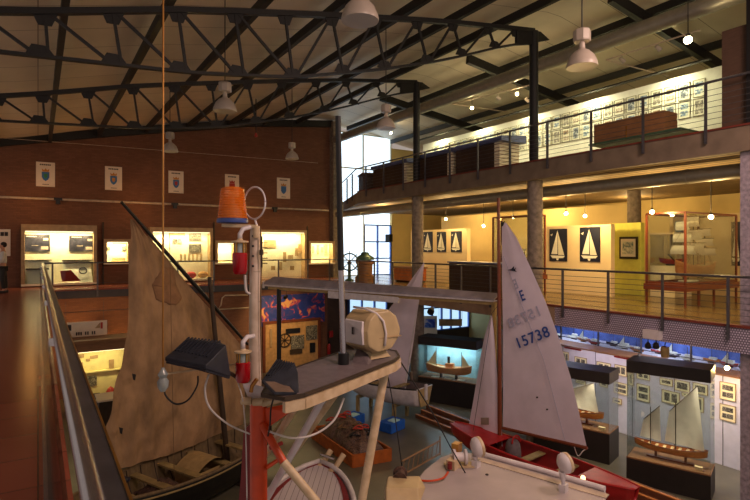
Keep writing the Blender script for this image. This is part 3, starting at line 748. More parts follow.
y0 = ypx(452); desk(0, 'dark blue-topped display desk with cream end, middle of the three', ypx(416)-y0, y0)
y0 = ypx(407); desk(0, 'dark blue-topped display desk with a cream end, farthest along the top gallery', ypx(373)-y0, y0)
q = PX(350, 165, 12.4)
t = thing('brown_sideboard', 'small brown timber unit at the far corner of top gallery', 'cabinet', (12.95, 21.15, F2))
MB().cbox((12.95,21.15,F2+.45),(.5,1.1,.88), -.35).build('body', 'desk_front', t); MB().cbox((12.95,21.15,F2+.92),(.6,1.25,.05), -.35).build('top', 'case_wood', t)
# wooden showcase on trestles
y0 = PX(664, 130, 12.7).y; y1 = PX(594, 130, 12.7).y
zb_ = PX(664, 131, 12.7).z; zt_ = PX(664, 110, 12.7).z
t = thing('trestle_showcase', 'brown boarded showcase standing on low green trestles behind the top rail', 'showcase', (12.9, (y0+y1)/2, F2))
MB().box((12.7,y0,zb_),(13.3,y1,zt_)).build('body', 'case_wood', t)
MB().box((12.6,y0-.45,zb_-.05),(13.4,y1+.1,zb_-.001)).build('base_board', 'green_metal', t)
for yy in (y0, y1-.2):
    for s_ in (-.2, .25): MB().bar((13.0,yy+.1,zb_-.1),(13.0,yy+.1+s_,F2+.01),.06).build('leg', 'green_metal', t)
MB().box((12.69,(y0+y1)/2,zb_+.01),(12.70,(y0+y1)/2+.03,zb_+.3)).build('latch', 'brass_edge', t)

# ================================================================== MIDDLE GALLERY
XQ = 15.6
def partition(n, p0, p1, ytop_px, px_ref, m='cream_wall', x=XQ, z=None):
    a = PX(p0, 240, x); b = PX(p1, 240, x); zt = PX(px_ref, ytop_px, x).z
    struct('wall_partition_%d' % n, MB().box((x,b.y,0.001),(x+.2,a.y,zt)), m)
partition(1, 411, 467, 229.5, 440)
partition(2, 543, 611, 225.5, 575)
a = PY(612, 220, 10.2); b = PY(641, 300, 10.2)
struct('wall_partition_3', MB().box((PX(612,240,16.6).x,PX(641,240,16.6).y,0.001),(16.8,PX(612,240,16.6).y,PX(625,223,16.6).z)), 'green_wall')
struct('wall_partition_4', MB().box((19,2.0,0.001),(19.2,9.6,2.7)), 'cream_wall')
struct('wall_partition_5', MB().box((18.2,11,0.001),(18.4,22,3.2)), 'yellow_wall')
def sail_poster(p0, p1, q0, q1, label, x=XQ, two=False):
    a = PX(p0, q0, x-.02); b = PX(p1, q1, x-.02); w = a.y-b.y; h = a.z-b.z
    r = thing('sailboat_poster', label, 'poster', (x-.01, (a.y+b.y)/2, b.z))
    MB().box((x-.03,b.y,b.z),(x-.003,a.y,a.z)).build('board', 'navy', r)
    def pt(u, v): return (x-.034, a.y-u*w, b.z+v*h)   # u from far to near (left to right in view)
    MB().slab([pt(.48,.95),pt(.47,.22),pt(.12,.22)], .006).build('mainsail', 'white_wall', r)
    MB().slab([pt(.5,.9),pt(.86,.19),pt(.52,.2)], .006).build('headsail', 'frame_white', r)
    MB().slab([pt(.06,.18),pt(.9,.17),pt(.8,.1),pt(.2,.09)], .006).build('hull', 'white_wall', r)
    MB().slab([pt(.4,.09),pt(.55,.09),pt(.52,.03),pt(.44,.03)], .006).build('keel', 'white_wall', r)
    MB().slab([pt(.06,.82),pt(.2,.86),pt(.16,.78)], .006).build('badge', 'frame_white', r)
sail_poster(423.5, 432.5, 232, 252, 'navy poster of a white yacht, farthest of three small ones by the round column')
sail_poster(437, 446, 232, 252, 'navy poster of a white yacht, middle of three small ones')
sail_poster(451, 461.5, 231.5, 252, 'navy poster of a white yacht, nearest of three small ones')
sail_poster(549.5, 567, 229.2, 261.5, 'navy poster of a white yacht, large, beside the thick concrete column')
sail_poster(580, 600, 227.5, 262, 'navy poster of a white yacht, large, beside the green partition')
sail_poster(731.5, 741, 222, 266, 'tall navy poster partly hidden by the granite pier', x=19.0)
a = PX(620, 237, 16.58); b = PX(638, 259, 16.58)
r = thing('framed_engraving', 'framed seascape engraving on the yellow-green partition', 'picture', (16.58, (a.y+b.y)/2, b.z))
MB().box((16.54,b.y,b.z),(16.597,a.y,a.z)).build('frame', 'frame_black', r); MB().box((16.53,b.y+.06,b.z+.07),(16.545,a.y-.06,a.z-.07)).build('mount', 'frame_white', r)
MB().box((16.522,b.y+.13,b.z+.16),(16.535,a.y-.13,a.z-.16)).build('print', 'seascape', r)

# big glazed mahogany ship case (near corner at C0)
def glazed_case(label, x0, x1, y0, y1, z0, z1, mids=(), leg=True, t=.05):
    r = thing('glazed_ship_case', label, 'display case', ((x0+x1)/2, (y0+y1)/2, 0))
    for x in (x0, x1):
        for y in (y0, y1): MB().box((x-t/2,y-t/2,.001),(x+t/2,y+t/2,z1)).build('corner_post', 'mahogany', r)
    for x in mids: MB().box((x-t/2,y0-t/2,.001),(x+t/2,y0+t/2,z0)).build('leg', 'mahogany', r)
    m = MB()
    for z in (z0, z1):
        for y in (y0, y1): m.box((x0,y-t/2,z-t/2),(x1,y+t/2,z+t/2))
        for x in (x0, x1): m.box((x-t/2,y0,z-t/2),(x+t/2,y1,z+t/2))
    m.build('frame', 'mahogany', r)
    MB().box((x0-.06,y0-.06,z0-.2),(x1+.06,y1+.06,z0-.036)).build('table_top', 'mahogany', r)
    g = MB().box((x0+.01,y0-.008,z0+.04),(x1-.01,y0-.002,z1-.04)).box((x0-.008,y0+.01,z0+.04),(x0-.002,y1-.01,z1-.04))
    g.build('glass', 'glass', r)
    return r
glazed_case('tall mahogany glazed case holding a square-rigged ship model, beside granite pier', 14.4, 17.2, 7.4, 8.45, .62, 2.52, (15.1, 15.9))
a = PX(536, 240, 14.3); b = PX(493, 240, 14.3)
glazed_case('tall mahogany glazed case behind the tip of the numbered sail', 14.3, 14.75, a.y, b.y, .7, PX(520, 216, 14.3).z, ())

# hull surface used for boats and models ---------------------------------------------------
def hull_fn(L, B, D, bow=1.6, stern=.5, sheer=.25, rake=.12, full=.55, twoend=False):
    """u 0 stern .. 1 bow, v -1 port gunwale .. 0 keel .. 1 starboard gunwale; x along, z 0 at keel"""
    def f(u, v, k=1.0):
        if twoend: b = math.sin(PI*min(1, max(0, .02+.96*u)))**.62
        else:
            b = (1-u**(bow*2.0))**.75*(stern+(1-stern)*min(1, (u/.45))**.7) if u < .45 else (1-((u-.2)/.8)**(bow*2.0))**.8 if u < 1 else 0
        b = max(b, .008)*B/2*k
        zt = D*(1+sheer*(2*(u-.45))**2); s = abs(v)
        y = b*(math.sin(s*PI/2)**full) if s > 0 else 0
        keel = D*.55*max(0, (abs(u-.5)*2))**4*(1 if twoend or u > .5 else .25)
        z = keel+(zt-keel)*(1-math.cos(s*PI/2)**1.3)
        z = zt-(zt-z)*(k if k < 1 else 1)
        x = (u-.5)*L+rake*D*((zt and z/zt) or 0)*(2*u-1)*1.5
        return Vector((x, y*(1 if v > 0 else -1), z))
    return f
def hull_mesh(fn, nu=24, nv=14):
    m = MB().grid(lambda u, v: fn(u, v*2-1), nu, nv)
    return m
def rim_pts(fn, side, n=24, dz=0, k=1.0):
    return [fn(i/n, side, k)+Vector((0,0,dz)) for i in range(n+1)]
def place_mb(mb, M):
    return mb.xf(M)
def TR(loc, rz, tilt=0): return Matrix.Translation(loc)@Matrix.Rotation(rz, 4, 'Z')@Matrix.Rotation(tilt, 4, 'X')

# square-rigged ship model
def ship_model(label, loc, L, rz):
    r = thing('ship_model', label, 'ship model', loc); M = TR(loc, rz)
    fn = hull_fn(L*.78, L*.17, L*.13, sheer=.5)
    hull_mesh(fn, 20, 10).xf(M).build('hull', 'model_wood', r, smooth=2, solid=.01)
    MB().grid(lambda u, v: fn(u, v*2-1, .96) if False else Vector((fn(u,1).x, fn(u,1).y*(v*2-1)*.97, fn(u,1).z-.02)), 16, 2).xf(M).build('deck', 'tan_cloth', r)
    MB().bar((L*.36,0,L*.17),(L*.56,0,L*.27),.02).xf(M).build('bowsprit', 'dark_wood', r)
    for i, (x, h) in enumerate(((-L*.24, L*.42), (.02*L, L*.56), (L*.24, L*.5))):
        mm = MB().tube([(x,0,L*.1),(x,0,L*.1+h)], .014, 6).xf(M).build('mast', 'dark_wood', r)
        for j in range(3):
            z = L*.16+h*(.22+.27*j); w = L*(.13-.028*j)
            MB().tube([(x,-w,z+h*.2),(x,w,z+h*.2)], .008, 5).xf(M).build('yard', 'dark_wood', mm)
            MB().grid(lambda u, v: Vector((x+.02+.05*math.sin(PI*v), (u*2-1)*w*(1.05-.12*v), z+h*.2*v-.01)), 6, 5).xf(M).build('square_sail', 'model_sail', mm, smooth=2)
    rg = MB()
    for x, h in ((-L*.24, L*.42), (.02*L, L*.56), (L*.24, L*.5)):
        for s_ in (-1, 1):
            for k in range(4): rg.tube([(x+(k-1.5)*.05, s_*L*.08, L*.14),(x,0,L*.1+h*.7)], .004, 4)
    rg.tube([(L*.56,0,L*.27),(L*.24,0,L*.55)], .004, 4).tube([(L*.24,0,L*.58),(.02*L,0,L*.3)], .004, 4)
    rg.xf(M).build('rigging', 'rope', r)
    for x in (-L*.15, L*.18): MB().box((x-.03,-.08,-.08),(x+.03,.08,.03)).xf(M).build('stand', 'dark_wood', r)
    return r
ship_model('square-rigged wooden ship model with cream sails inside the mahogany case', (15.95, 7.95, .73), 2.5, PI)
ship_model('wooden ship model inside the glazed case behind the numbered sail', (14.53, (a.y+b.y)/2, .8), 1.3, PI/2)
tag(MB().box((14.7,7.5,.66),(15.3,7.75,.69)).build('caption_sheet', 'white_wall'), 'white caption sheet lying in the mahogany ship case', 'caption')
# pieces behind the mahogany case
t = thing('small_vitrine', 'pale vitrine standing behind the mahogany ship case', 'vitrine', (17.4, 9.3, 0))
MB().box((16.9,9.0,0.001),(17.9,9.8,1.0)).build('base', 'case_cream', t); MB().box((16.9,9.0,1.0),(17.9,9.8,2.0)).build('glass', 'glass', t); MB().box((16.88,8.98,2.0),(17.92,9.82,2.06)).build('lid', 'cream_wall', t)
t = thing('figurehead_model', 'small reddish model boat standing in the pale vitrine', 'model boat', (17.3, 9.3, 1.0))
hull_mesh(hull_fn(.7, .2, .15)).xf(TR((17.3,9.35,1.05), PI/2)).build('hull', 'crest_red', t, smooth=2, solid=.01); MB().box((17.27,9.2,1.001),(17.33,9.5,1.07)).build('stand', 'dark_wood', t)
a = PY(674, 216, 11.0); b = PY(688, 240, 11.0)
struct('wall_partition_6', MB().box((17.9,9.6,0.001),(19.0,9.7,2.7)), 'cream_wall')
board('harbour_picture', 'blue harbour picture hung behind the mahogany ship case', 'picture', 18.0, 18.9, 1.75, 2.45, 9.59, CLP[0])
struct('column_4', MB().lathe([(.22,0.001),(.22,F2-.52)], (17.3,10.6,0), 16), 'concrete')
# dark cabinet behind the rail, and bench
a = PX(500, 268, 12.9); b = PX(449, 268, 12.9); 
t = thing('dark_cabinet', 'low dark brown cabinet behind the middle rail, near the dinghy mast', 'cabinet', (13.2, (a.y+b.y)/2, 0))
MB().box((12.9,a.y,.001),(13.6,b.y,1.02)).build('body', 'desk_front', t); MB().box((12.85,a.y-.05,1.02),(13.65,b.y+.05,1.07)).build('top', 'top_blue', t)
a = PX(412, 268, 14); b = PX(394, 268, 14)
t = thing('orange_bench', 'low orange wooden chest beside the round column by window', 'chest', (14.3, (a.y+b.y)/2, 0))
MB().box((14,a.y,.08),(14.8,b.y,.62)).build('body', 'crate_orange', t); MB().box((13.96,a.y-.04,.62),(14.84,b.y+.04,.7)).build('lid', 'case_wood', t)
for dy in (a.y+.1, b.y-.1): MB().box((14.05,dy-.05,.001),(14.75,dy+.05,.08)).build('foot', 'dark_wood', t)
# ship's wheel and engine telegraph / capstan by the window
q = PD(349.5, 268, 24.9); 
t = thing('ships_wheel', 'grey ship wheel with spokes on a pedestal by the bright window', 'ship wheel', (q.x, q.y, 0))
R_ = .4; zc = PD(350, 262, 24.9).z; uvec = Vector((cs, -sn, 0))
C_ = Vector((q.x, q.y, zc))
MB().tube([C_+uvec*(R_*math.cos(k*PI/12))+Vector((0,0,R_*math.sin(k*PI/12))) for k in range(25)], .035, 8).build('rim', 'green_metal', t, smooth=2)
for k in range(4):
    dd = uvec*math.cos(k*PI/4)+Vector((0,0,math.sin(k*PI/4)))
    MB().tube([C_-dd*R_*1.3, C_+dd*R_*1.3], .022, 6).build('spoke', 'post_steel', t)
MB().lathe([(.22,0.001),(.2,.06),(.08,.12),(.07,zc-.1),(.11,zc-.06),(.1,zc)], (q.x+.05,q.y+.1,0), 14).build('pedestal', 'green_metal', t, smooth=1)
q = PD(365, 270, 23.9)
t = thing('capstan', 'green and brown ship capstan beside the ship wheel', 'capstan', (q.x, q.y, 0))
MB().lathe([(.45,0.001),(.45,.25),(.33,.35),(.34,.8),(.42,.86),(.42,.98),(.2,1.02)], (q.x,q.y,0), 20).build('drum', 'case_wood', t, smooth=1)
MB().lathe([(.42,0),(.4,.12),(.2,.24),(.16,.34),(.02,.36)], (q.x,q.y,1.02), 20).build('head', 'green_metal', t, smooth=1)

# ================================================================== UNDER THE GALLERY (hall level)
XW = 15.1
zt = PX(560, 345, XW).z
a = PX(553, 400, XW); b = PX(748, 400, XW)
struct('wall_pictures', MB().box((XW,1.5,G),(XW+.12,13.0,zt)), 'white_panel')
m = MB()
for yy in [1.8+k*1.25 for k in range(9)]: m.box((XW-.006,yy,G),(XW,yy+.015,zt))
struct('trim_9', m, 'dark_steel')
lowp = [ # px0, px1, py0, py1, layout
 (562,569,351,364,'h'),(575,587,356,367,'h'),(576,586,379,385,'h'),(597,611,361,372,'h'),(615,627,364,377,'h'),(637,650,371,381,'h'),
 (614,628,381,396,'v'),(637,650,383,403,'v'),(660,673,377,387,'s'),(675,690,379,393,'s'),(693,708,382,396,'s'),(662,680,389,406,'h'),
 (682,692,392,398,'s'),(696,704,396,413,'s'),(720,736,381,402,'v'),(720,736,403,423,'v'),(613,622,397,405,'s'),(600,608,375,388,'v'),(628,634,372,386,'s')]
names = ['highest by the numbered sail','upper, next to first red title strip','half hidden below first hood','upper, above middle hood end','upper, below second red title strip','upper, just left of big hood','lower, right of middle hood','lower, beside big sail model','topmost behind big hood, farthest','topmost behind big hood, middle','topmost behind big hood, nearest','two-photo, below the big hood','small, beside the large model peak','narrow, behind the large model sail','upper of pair beside granite pier','lower of pair beside granite pier','small, behind the middle case glass','beside the middle case hood','narrow, between the two hoods']
for (p0, p1, q0, q1, ly), nm in zip(lowp, names):
    a = PX(p0, q0, XW-.01); b = PX(p1, q1, XW-.01)
    r = frame_proto('framed_photograph', abs(a.y-b.y), abs(a.z-b.z), .012, 'case_frame', 'frame_cream', BWP[(p0*7) % 4], False if ly == 's' else ly, .05)
    r.location = (XW-.008, (a.y+b.y)/2, (a.z+b.z)/2); r['label'] = 'cream-mounted photographs on lower wall, '+nm.replace('left of', 'beside').replace('right of', 'beside')
    r['group'] = 'photographs on the lower partition wall'
for (p0, p1, q0, q1, lb) in ((564.5, 581, 346.5, 351, 'dark red title strip on lower wall, nearer the numbered sail'), (614, 632, 355.5, 360.5, 'dark red title strip on lower wall, beside the big hood')):
    a = PX(p0, q0, XW-.01); b = PX(p1, q1, XW-.01)
    tag(MB().box((XW-.02,b.y,b.z),(XW-.002,a.y,a.z)).build('title_strip', 'dark_red'), lb, 'sign')
# long blue-lit showcase beyond the partition
struct('trim_13', MB().box((XW-.03,1.5,zt),(15.9,13.2,zt+.03)), 'case_wood')
r = thing('long_showcase', 'long blue-backed lit showcase above the lower picture wall', 'showcase', (16.4, 8, G))
MB().box((17.1,.5,zt+.0),(17.2,15.5,-.55)).build('back_panel', 'blue_board', r); MB().box((15.91,.5,G),(17.1,15.5,zt)).build('base', 'white_panel', r)
MB().box((15.91,.5,zt),(15.92,15.5,-.9)).build('glass', 'glass', r)
for k in range(11): MB().box((15.89,.5+k*1.5,zt),(15.94,.54+k*1.5,-.56)).build('mullion', 'post_steel', r)
MB().box((15.89,.5,zt+.14),(15.93,15.5,zt+.16)).build('guard_bar', 'post_steel', r)
for k in range(4): lamp('AREA', (16.4,2.2+k*3.4,-.6), 45, (225,230,255), (16.5,2.2+k*3.4,-2.4), name='case_light', sx=.3, sy=2.4)
bl = ['white hulled', 'dark hulled', 'red hulled', 'wooden hulled']
ZS = zt+.001
for k in range(22):
    y = 2.0+k*.52; L = .42; x = 16.15+(k % 3)*.16
    r = thing('boat_model', '%s small boat model in the blue showcase' % bl[k % 4], 'boat model', (x, y, ZS), 'small boat models in the blue showcase, '+bl[k % 4])
    fn = hull_fn(L, .13, .08); hull_mesh(fn, 12, 6).xf(TR((x,y,ZS+.03), PI/2+.2*(k % 3))).build('hull', ['white_wall','navy','crest_red','model_wood'][k % 4], r, smooth=2, solid=.01)
    MB().box((x-.05,y-.13,ZS+.1),(x+.05,y+.06,ZS+.2-.03*(k % 2))).build('deckhouse', 'white_wall', r); MB().tube([(x,y,ZS+.1),(x,y,ZS+.42)], .009, 5).build('mast', 'dark_wood', r)
    MB().box((x-.03,y-.1,ZS),(x+.03,y+.1,ZS+.04)).build('stand', 'dark_wood', r)
    if k % 3 == 1: MB().slab([(x,y+.02,ZS+.14),(x,y+.2,ZS+.14),(x,y+.02,ZS+.4)], .006).build('sail', 'white_wall', r)

# freestanding hooded cases -----------------------------------------------------------------
def hood_case(label, A_, B_, ang_depth, zb, zh0, zh1, top='case_wood', back=None, e=10, col=(255,234,200), d=.8):
    A_ = Vector((A_[0], A_[1], 0)); B_ = Vector((B_[0], B_[1], 0)); u = (B_-A_).normalized(); n = Vector((-u.y, u.x, 0))
    if n.x < 0: n = -n
    r = thing('hooded_case', label, 'display case', ((A_+B_)/2+n*d/2+Vector((0,0,G))))
    P = lambda s_, t_: (A_+(B_-A_)*s_+n*t_)
    poly = [P(0,0), P(1,0), P(1,d), P(0,d)]
    if (poly[1]-poly[0]).cross(poly[2]-poly[0]).z < 0: poly = poly[::-1]
    MB().prism(poly, G+.001, zb-.03).build('plinth', 'black_wood', r)
    MB().prism(poly, zb-.03, zb).build('table_top', top, r)
    MB().prism(poly, zh0, zh1).build('hood', 'black_wood', r)
    g = MB(); 
    for p, q in zip(poly, poly[1:]+poly[:1]):
        c = (poly[0]+poly[2])/2; p2, q2 = p+(c-p)*.015, q+(c-q)*.015
        g.slab([p2+Vector((0,0,zb)), q2+Vector((0,0,zb)), q2+Vector((0,0,zh0)), p2+Vector((0,0,zh0))], .008)
    g.build('glass', 'glass', r)
    c = (A_+B_)/2+n*d/2
    if back:
        MB().slab([P(0,d-.03)+Vector((0,0,zb)), P(1,d-.03)+Vector((0,0,zb)), P(1,d-.03)+Vector((0,0,zh0)), P(0,d-.03)+Vector((0,0,zh0))], .02).build('back_panel', back, r)
    ang = math.atan2(u.y, u.x)
    a_ = lamp('AREA', (c.x, c.y, zh0-.02), e, col, None, name='case_light', sx=(B_-A_).length*.7, sy=.3); a_.rotation_euler = (0, 0, ang)
    return c, ang, u, n
c2, ang2, u2, n2 = hood_case('black hooded glass case with a large two-sailed boat model, nearest granite pier', (12.08,7.6), (12.65,5.95), 0, -3.49, -1.44, -1.15, e=60)
c1, ang1, u1, n1 = hood_case('black hooded glass case partly behind the numbered sail', (12.0,10.4), (12.6,8.4), 0, -3.28, -2.0, -1.7, e=34)
c0, ang0, u0, n0 = hood_case('black hooded case with blue-lit interior and a trawler model', (11.95,15.8), (12.95,13.75), 0, -3.2, -2.02, -1.72, back='cyan_board', e=26, col=(205, 235, 255))
def lug_model(label, loc, ang, L, sails, m_s='model_sail', k_=1):
    """open boat model with lug sails. sails: list of polygons in (along,z) metres"""
    r = thing('boat_model', label, 'boat model', loc); M = TR(loc, ang)
    fn = hull_fn(L, L*.2, L*.1, twoend=True, sheer=.5)
    hull_mesh(fn).xf(M@Matrix.Translation((0,0,.16))).build('hull', 'model_wood', r, smooth=2, solid=.012)
    f2 = MB()
    for i in range(1, 9):
        u = i/9.5; p = fn(u, 1); f2.box((p.x-.03,-p.y*.95,p.z+.12),(p.x+.03,p.y*.95,p.z+.14))
    f2.xf(M).build('thwarts', 'tan_cloth', r)
    for s_ in (-1, 1): MB().tube([v+Vector((0,0,.16)) for v in rim_pts(fn, s_)], .012, 6).xf(M).build('gunwale', 'mahogany', r)
    MB().box((-L*.33,-.07,.001),(L*.33,.07,.03)).xf(M).build('stand_base', 'mahogany', r)
    for x in (-L*.2, L*.22): MB().box((x-.025,-.04,.03),(x+.025,.04,.2)).xf(M).build('stand_post', 'mahogany', r)
    for (mx, mh), poly in sails:
        mm = MB().tube([(mx,0,.18),(mx,0,mh)], .012, 6).xf(M).build('mast', 'dark_wood', r)
        q = [Vector(p) for p in poly]  # 4 corners: foot-fore, foot-aft, peak, throat
        def fs(u, v):
            a = q[0].lerp(q[1], u); b = q[3].lerp(q[2], u); p = a.lerp(b, v)
            return Vector((p.x, .02+L*.06*math.sin(PI*u)*math.sin(PI*min(1,v*.9+.05))+.02*math.sin(u*14+v*3)*(1-v), p.y))
        MB().grid(fs, 12, 12).xf(M).build('sail', m_s, mm, smooth=2)
        MB().tube([(q[3].x,.02,q[3].y),(q[2].x,.02,q[2].y)], .01, 6).xf(M).build('yard', 'dark_wood', mm)
    return r
lc = Vector((c2.x,c2.y,-3.489)); 
lug_model('large open boat model with two pale lug sails in nearest hooded case', lc, ang2, 1.5,
   [((-.42,1.2), [(-.66,.42),(-.2,.40),(-.22,1.25),(-.58,.85)]), ((.12,1.45), [(-.12,.42),(.7,.36),(.56,1.85),(-.02,1.15)])], 'model_sail')
lug_model('open boat model with lit cream lug sail in case behind the numbered sail', Vector((c1.x,c1.y,-3.279)), ang1, 1.5,
   [((-.3,.95), [(-.55,.38),(.62,.36),(.5,1.15),(-.4,.75)])], 'model_sail')
lamp('POINT', (c0.x-n0.x*.3, c0.y-n0.y*.3, -2.15), 5, (255,200,120), size=.05, name='model_fill_light')  # added warm fill on the trawler model, no bulb built
# trawler model
r = thing('boat_model', 'wooden steam trawler model with small tan sails in blue-lit case', 'boat model', Vector((c0.x,c0.y,-3.199))); M = TR(Vector((c0.x-.1,c0.y,-3.199)), ang0)
fn = hull_fn(1.7, .34, .26, sheer=.45)
hull_mesh(fn).xf(M@Matrix.Translation((0,0,.14))).build('hull', 'model_wood', r, smooth=2, solid=.012)
MB().grid(lambda u, v: Vector((fn(u,1).x, fn(u,1).y*(v*2-1)*.95, fn(u,1).z+.1)), 16, 2).xf(M).build('deck', 'tan_cloth', r)
MB().box((-.1,-.09,.36),(.2,.09,.54)).xf(M).build('deckhouse', 'model_wood', r); MB().lathe([(.05,.5),(.05,.78)], (0,0,0), 12).xf(M).build('funnel', 'black_paint', r)
for x, h, s_ in ((-.5,1.05,1),(.5,1.0,-1)):
    mm = MB().tube([(x,0,.35),(x,0,h)], .012, 6).xf(M).build('mast', 'dark_wood', r)
    MB().slab([(x-.02*s_,.0,.42),(x-.02*s_,0,h-.1),(x-.36*s_,0,.45)], .008).xf(M).build('sail', 'tan_cloth', mm)
for x in (-.3,.3): MB().box((x-.03,-.06,.001),(x+.03,.06,.17)).xf(M).build('stand', 'dark_wood', r)
for sx in (-.5, 0, .5):
    tag(MB().cbox((c0.x+u0.x*sx-.25*n0.x, c0.y+u0.y*sx-.25*n0.y, -3.185),(.28,.12,.02), ang0).build('caption_block', 'white_wall'), 'small white caption block in front of the trawler model', 'caption', 'caption blocks by the trawler model')
for dd, lb in ((u2*.62-n2*.22, 'small cream caption block beside the large boat model'),):
    tag(MB().cbox((c2.x+dd.x,c2.y+dd.y,-3.45),(.16,.1,.07), ang2).build('caption_block', 'cream_wall'), lb, 'caption')
tag(MB().cbox((c1.x+u1.x*.8-n1.x*.22,c1.y+u1.y*.8-n1.y*.22,-3.24),(.16,.1,.07), ang1).build('caption_block', 'cream_wall'), 'small cream caption block in case behind the numbered sail', 'caption')
# board and blue picture in front of the low window
a = PD(439, 319, 23.2); b = PD(462, 326, 23.2)
t = thing('hanging_sign', 'tan strip panel hung before the blue lower window', 'sign', (a.x, a.y, b.z)); 
MB().bar((a.x,a.y,(a.z+b.z)/2),(b.x,b.y,(a.z+b.z)/2),.04,a.z-b.z).build('board', 'case_frame', t)
for p_ in (a, b): MB().tube([(p_.x,p_.y,a.z-.1),(p_.x,p_.y,-.56)], .008, 5).build('hanger', 'post_steel', t)
a = PD(423, 316, 22.6); b = PD(437, 335, 22.6)
t = thing('blue_poster_stand', 'white display stand with a vivid blue picture by lower window', 'display stand', (a.x, a.y, G))
MB().bar((a.x,a.y,(a.z+b.z)/2),(b.x,b.y,(a.z+b.z)/2),.06,a.z-b.z).build('board', 'white_wall', t)
k_ = (b-a); MB().bar((a.x+k_.x*.1-.04,a.y+k_.y*.1-.06,(a.z+b.z)/2+.1),(a.x+k_.x*.85-.04,a.y+k_.y*.85-.06,(a.z+b.z)/2+.1),.01,(a.z-b.z)*.45).build('print', 'blue_print', t)
MB().bar((a.x+k_.x*.5,a.y+k_.y*.5,b.z),(a.x+k_.x*.5,a.y+k_.y*.5,G),.08).build('post', 'post_steel', t)
MB().cbox((a.x+k_.x*.5,a.y+k_.y*.5,G+.03),(.6,.5,.05)).build('foot', 'post_steel', t)
# ================================================================== BOATS
def hullpts(name, pts, m, parent=None, bevel=0):
    bm = bmesh.new()
    for p in pts: bm.verts.new(p)
    bmesh.ops.convex_hull(bm, input=bm.verts)
    b = MB(); bm.verts.index_update(); b.add([v.co.copy() for v in bm.verts], [[v.index for v in f.verts] for f in bm.faces]); bm.free()
    return b.build(name, m, parent, bevel=bevel)
def polyl(pts, t):
    """point on a px polyline, t 0..1 by index"""
    k = t*(len(pts)-1); i = min(int(k), len(pts)-2); f = k-i
    return (pts[i][0]+(pts[i+1][0]-pts[i][0])*f, pts[i][1]+(pts[i+1][1]-pts[i][1])*f)
def sail_mesh(Lp, Rp, proj, nrm, nu=26, nv=34, camber=.0, wr=.0, seed=0, foot=0, folds=0):
    def f(u, v):
        a = polyl(Lp, v); b = polyl(Rp, v); px = a[0]+(b[0]-a[0])*u; py = a[1]+(b[1]-a[1])*u
        if foot: py += foot*math.sin(PI*u)*max(0, v-.6)/.4
        p = proj(px, py); n = noise.noise(Vector((u*3+seed, v*4, 1)))*wr+noise.noise(Vector((u*9+v*6, v*3+seed, 5)))*wr*.35
        fo = folds*(noise.noise(Vector((u*16-v*9, v*2.2+u, 9+seed)))+.6*noise.noise(Vector((u*7+v*15, v*3, 4))))*(.08+v*v*1.2)
        return p+nrm*(camber*math.sin(PI*u)*math.sin(PI*min(1,v*.9+.1))+n+fo)
    return MB().grid(f, nu, nv)
def boat(name, label, ctr, ang, L, B, D, zk, m_out, m_in, m_rim, twoend=False, stern=.55, sheer=.2, rim=.03, bow=1.6):
    r = thing(name, label, 'boat', (ctr[0], ctr[1], zk), world=False); r.rotation_euler = (0,0,ang)
    fn = hull_fn(L, B, D, twoend=twoend, stern=stern, sheer=sheer, bow=bow)
    h = hull_mesh(fn, 32, 16); h.build('hull', m_out, r, smooth=2, solid=.02)
    def fi(u, v): 
        p = fn(.03+u*.94, (v*2-1)*.985, .94); return p+Vector((0,0,.05*(1-abs(v*2-1))))
    MB().grid(fi, 30, 14).build('inner_lining', m_in, r, smooth=2)
    if not twoend:
        ps = [fn(0, -1+2*i/16) for i in range(17)]; MB().add(ps, [tuple(range(17))]).build('transom', m_out, r, solid=.03)
    for s_ in (-1, 1): MB().tube(rim_pts(fn, s_, 30), rim, 8).build('gunwale', m_rim, r, smooth=2)
    Mi = (Matrix.Translation((ctr[0],ctr[1],zk))@Matrix.Rotation(ang, 4, 'Z')).inverted()
    return r, fn, Mi
# ---- tan-sailed lugger beside the walkway
r, fn, Mi = boat('sailing_boat', 'old double-ended black wooden boat under the big tan sail', (2.9, 12.22), math.radians(25), 5.2, 1.75, .78, G+.12, 'hull_black', 'old_wood', 'old_wood', True, sheer=.22, rim=.035)
for i, u in enumerate((.2, .33, .46, .6, .74)):
    p = fn(u, 1, .93); MB().box((p.x-.09,-p.y,p.z-.16),(p.x+.09,p.y,p.z-.12)).build('thwart', 'pale_wood', r)
for i in range(13):
    u = .1+i*.066
    MB().tube([fn(u, s_/8, .925) for s_ in range(-8, 9)], .012, 5).build('rib', 'dark_wood', r)
for s_ in (-1, 1):
    MB().tube([v-Vector((0,0,.09)) for v in rim_pts(fn, s_, 30, 0, 1.01)], .02, 6).build('rubbing_strake', 'pale_wood', r)
m = MB().add([(-.45+.9*i/8, y, .62+.2*math.sin(PI*i/8)) for y in (-.38,.38) for i in range(9)], [(i,i+1,10+i,9+i) for i in range(8)])
m.add([(-.45,-.38,.3),(.45,-.38,.3),(.45,.38,.3),(-.45,.38,.3),(-.45,-.38,.62),(.45,-.38,.62),(.45,.38,.62),(-.45,.38,.62)], [(0,1,5,4),(1,2,6,5),(2,3,7,6),(3,0,4,7)])
m.xf(Matrix.Translation((.3,0,0))).build('engine_box', 'canvas', r, smooth=1)
m = MB(); 
def rp(u, v):
    return Vector((-1.2+u*.8, -.4+v*.75, .46+.22*math.sin(PI*u)*math.sin(PI*v)+.07*noise.noise(Vector((u*7,v*7,0)))))
m.grid(rp, 14, 14).build('folded_net', 'net', r, smooth=2)
SP, SD = (1.0, 12.02), (.905, .42)
nrm = Vector((SD[1], -SD[0], 0)).normalized()
pj = lambda x, y: PL(x, y, SP, SD)
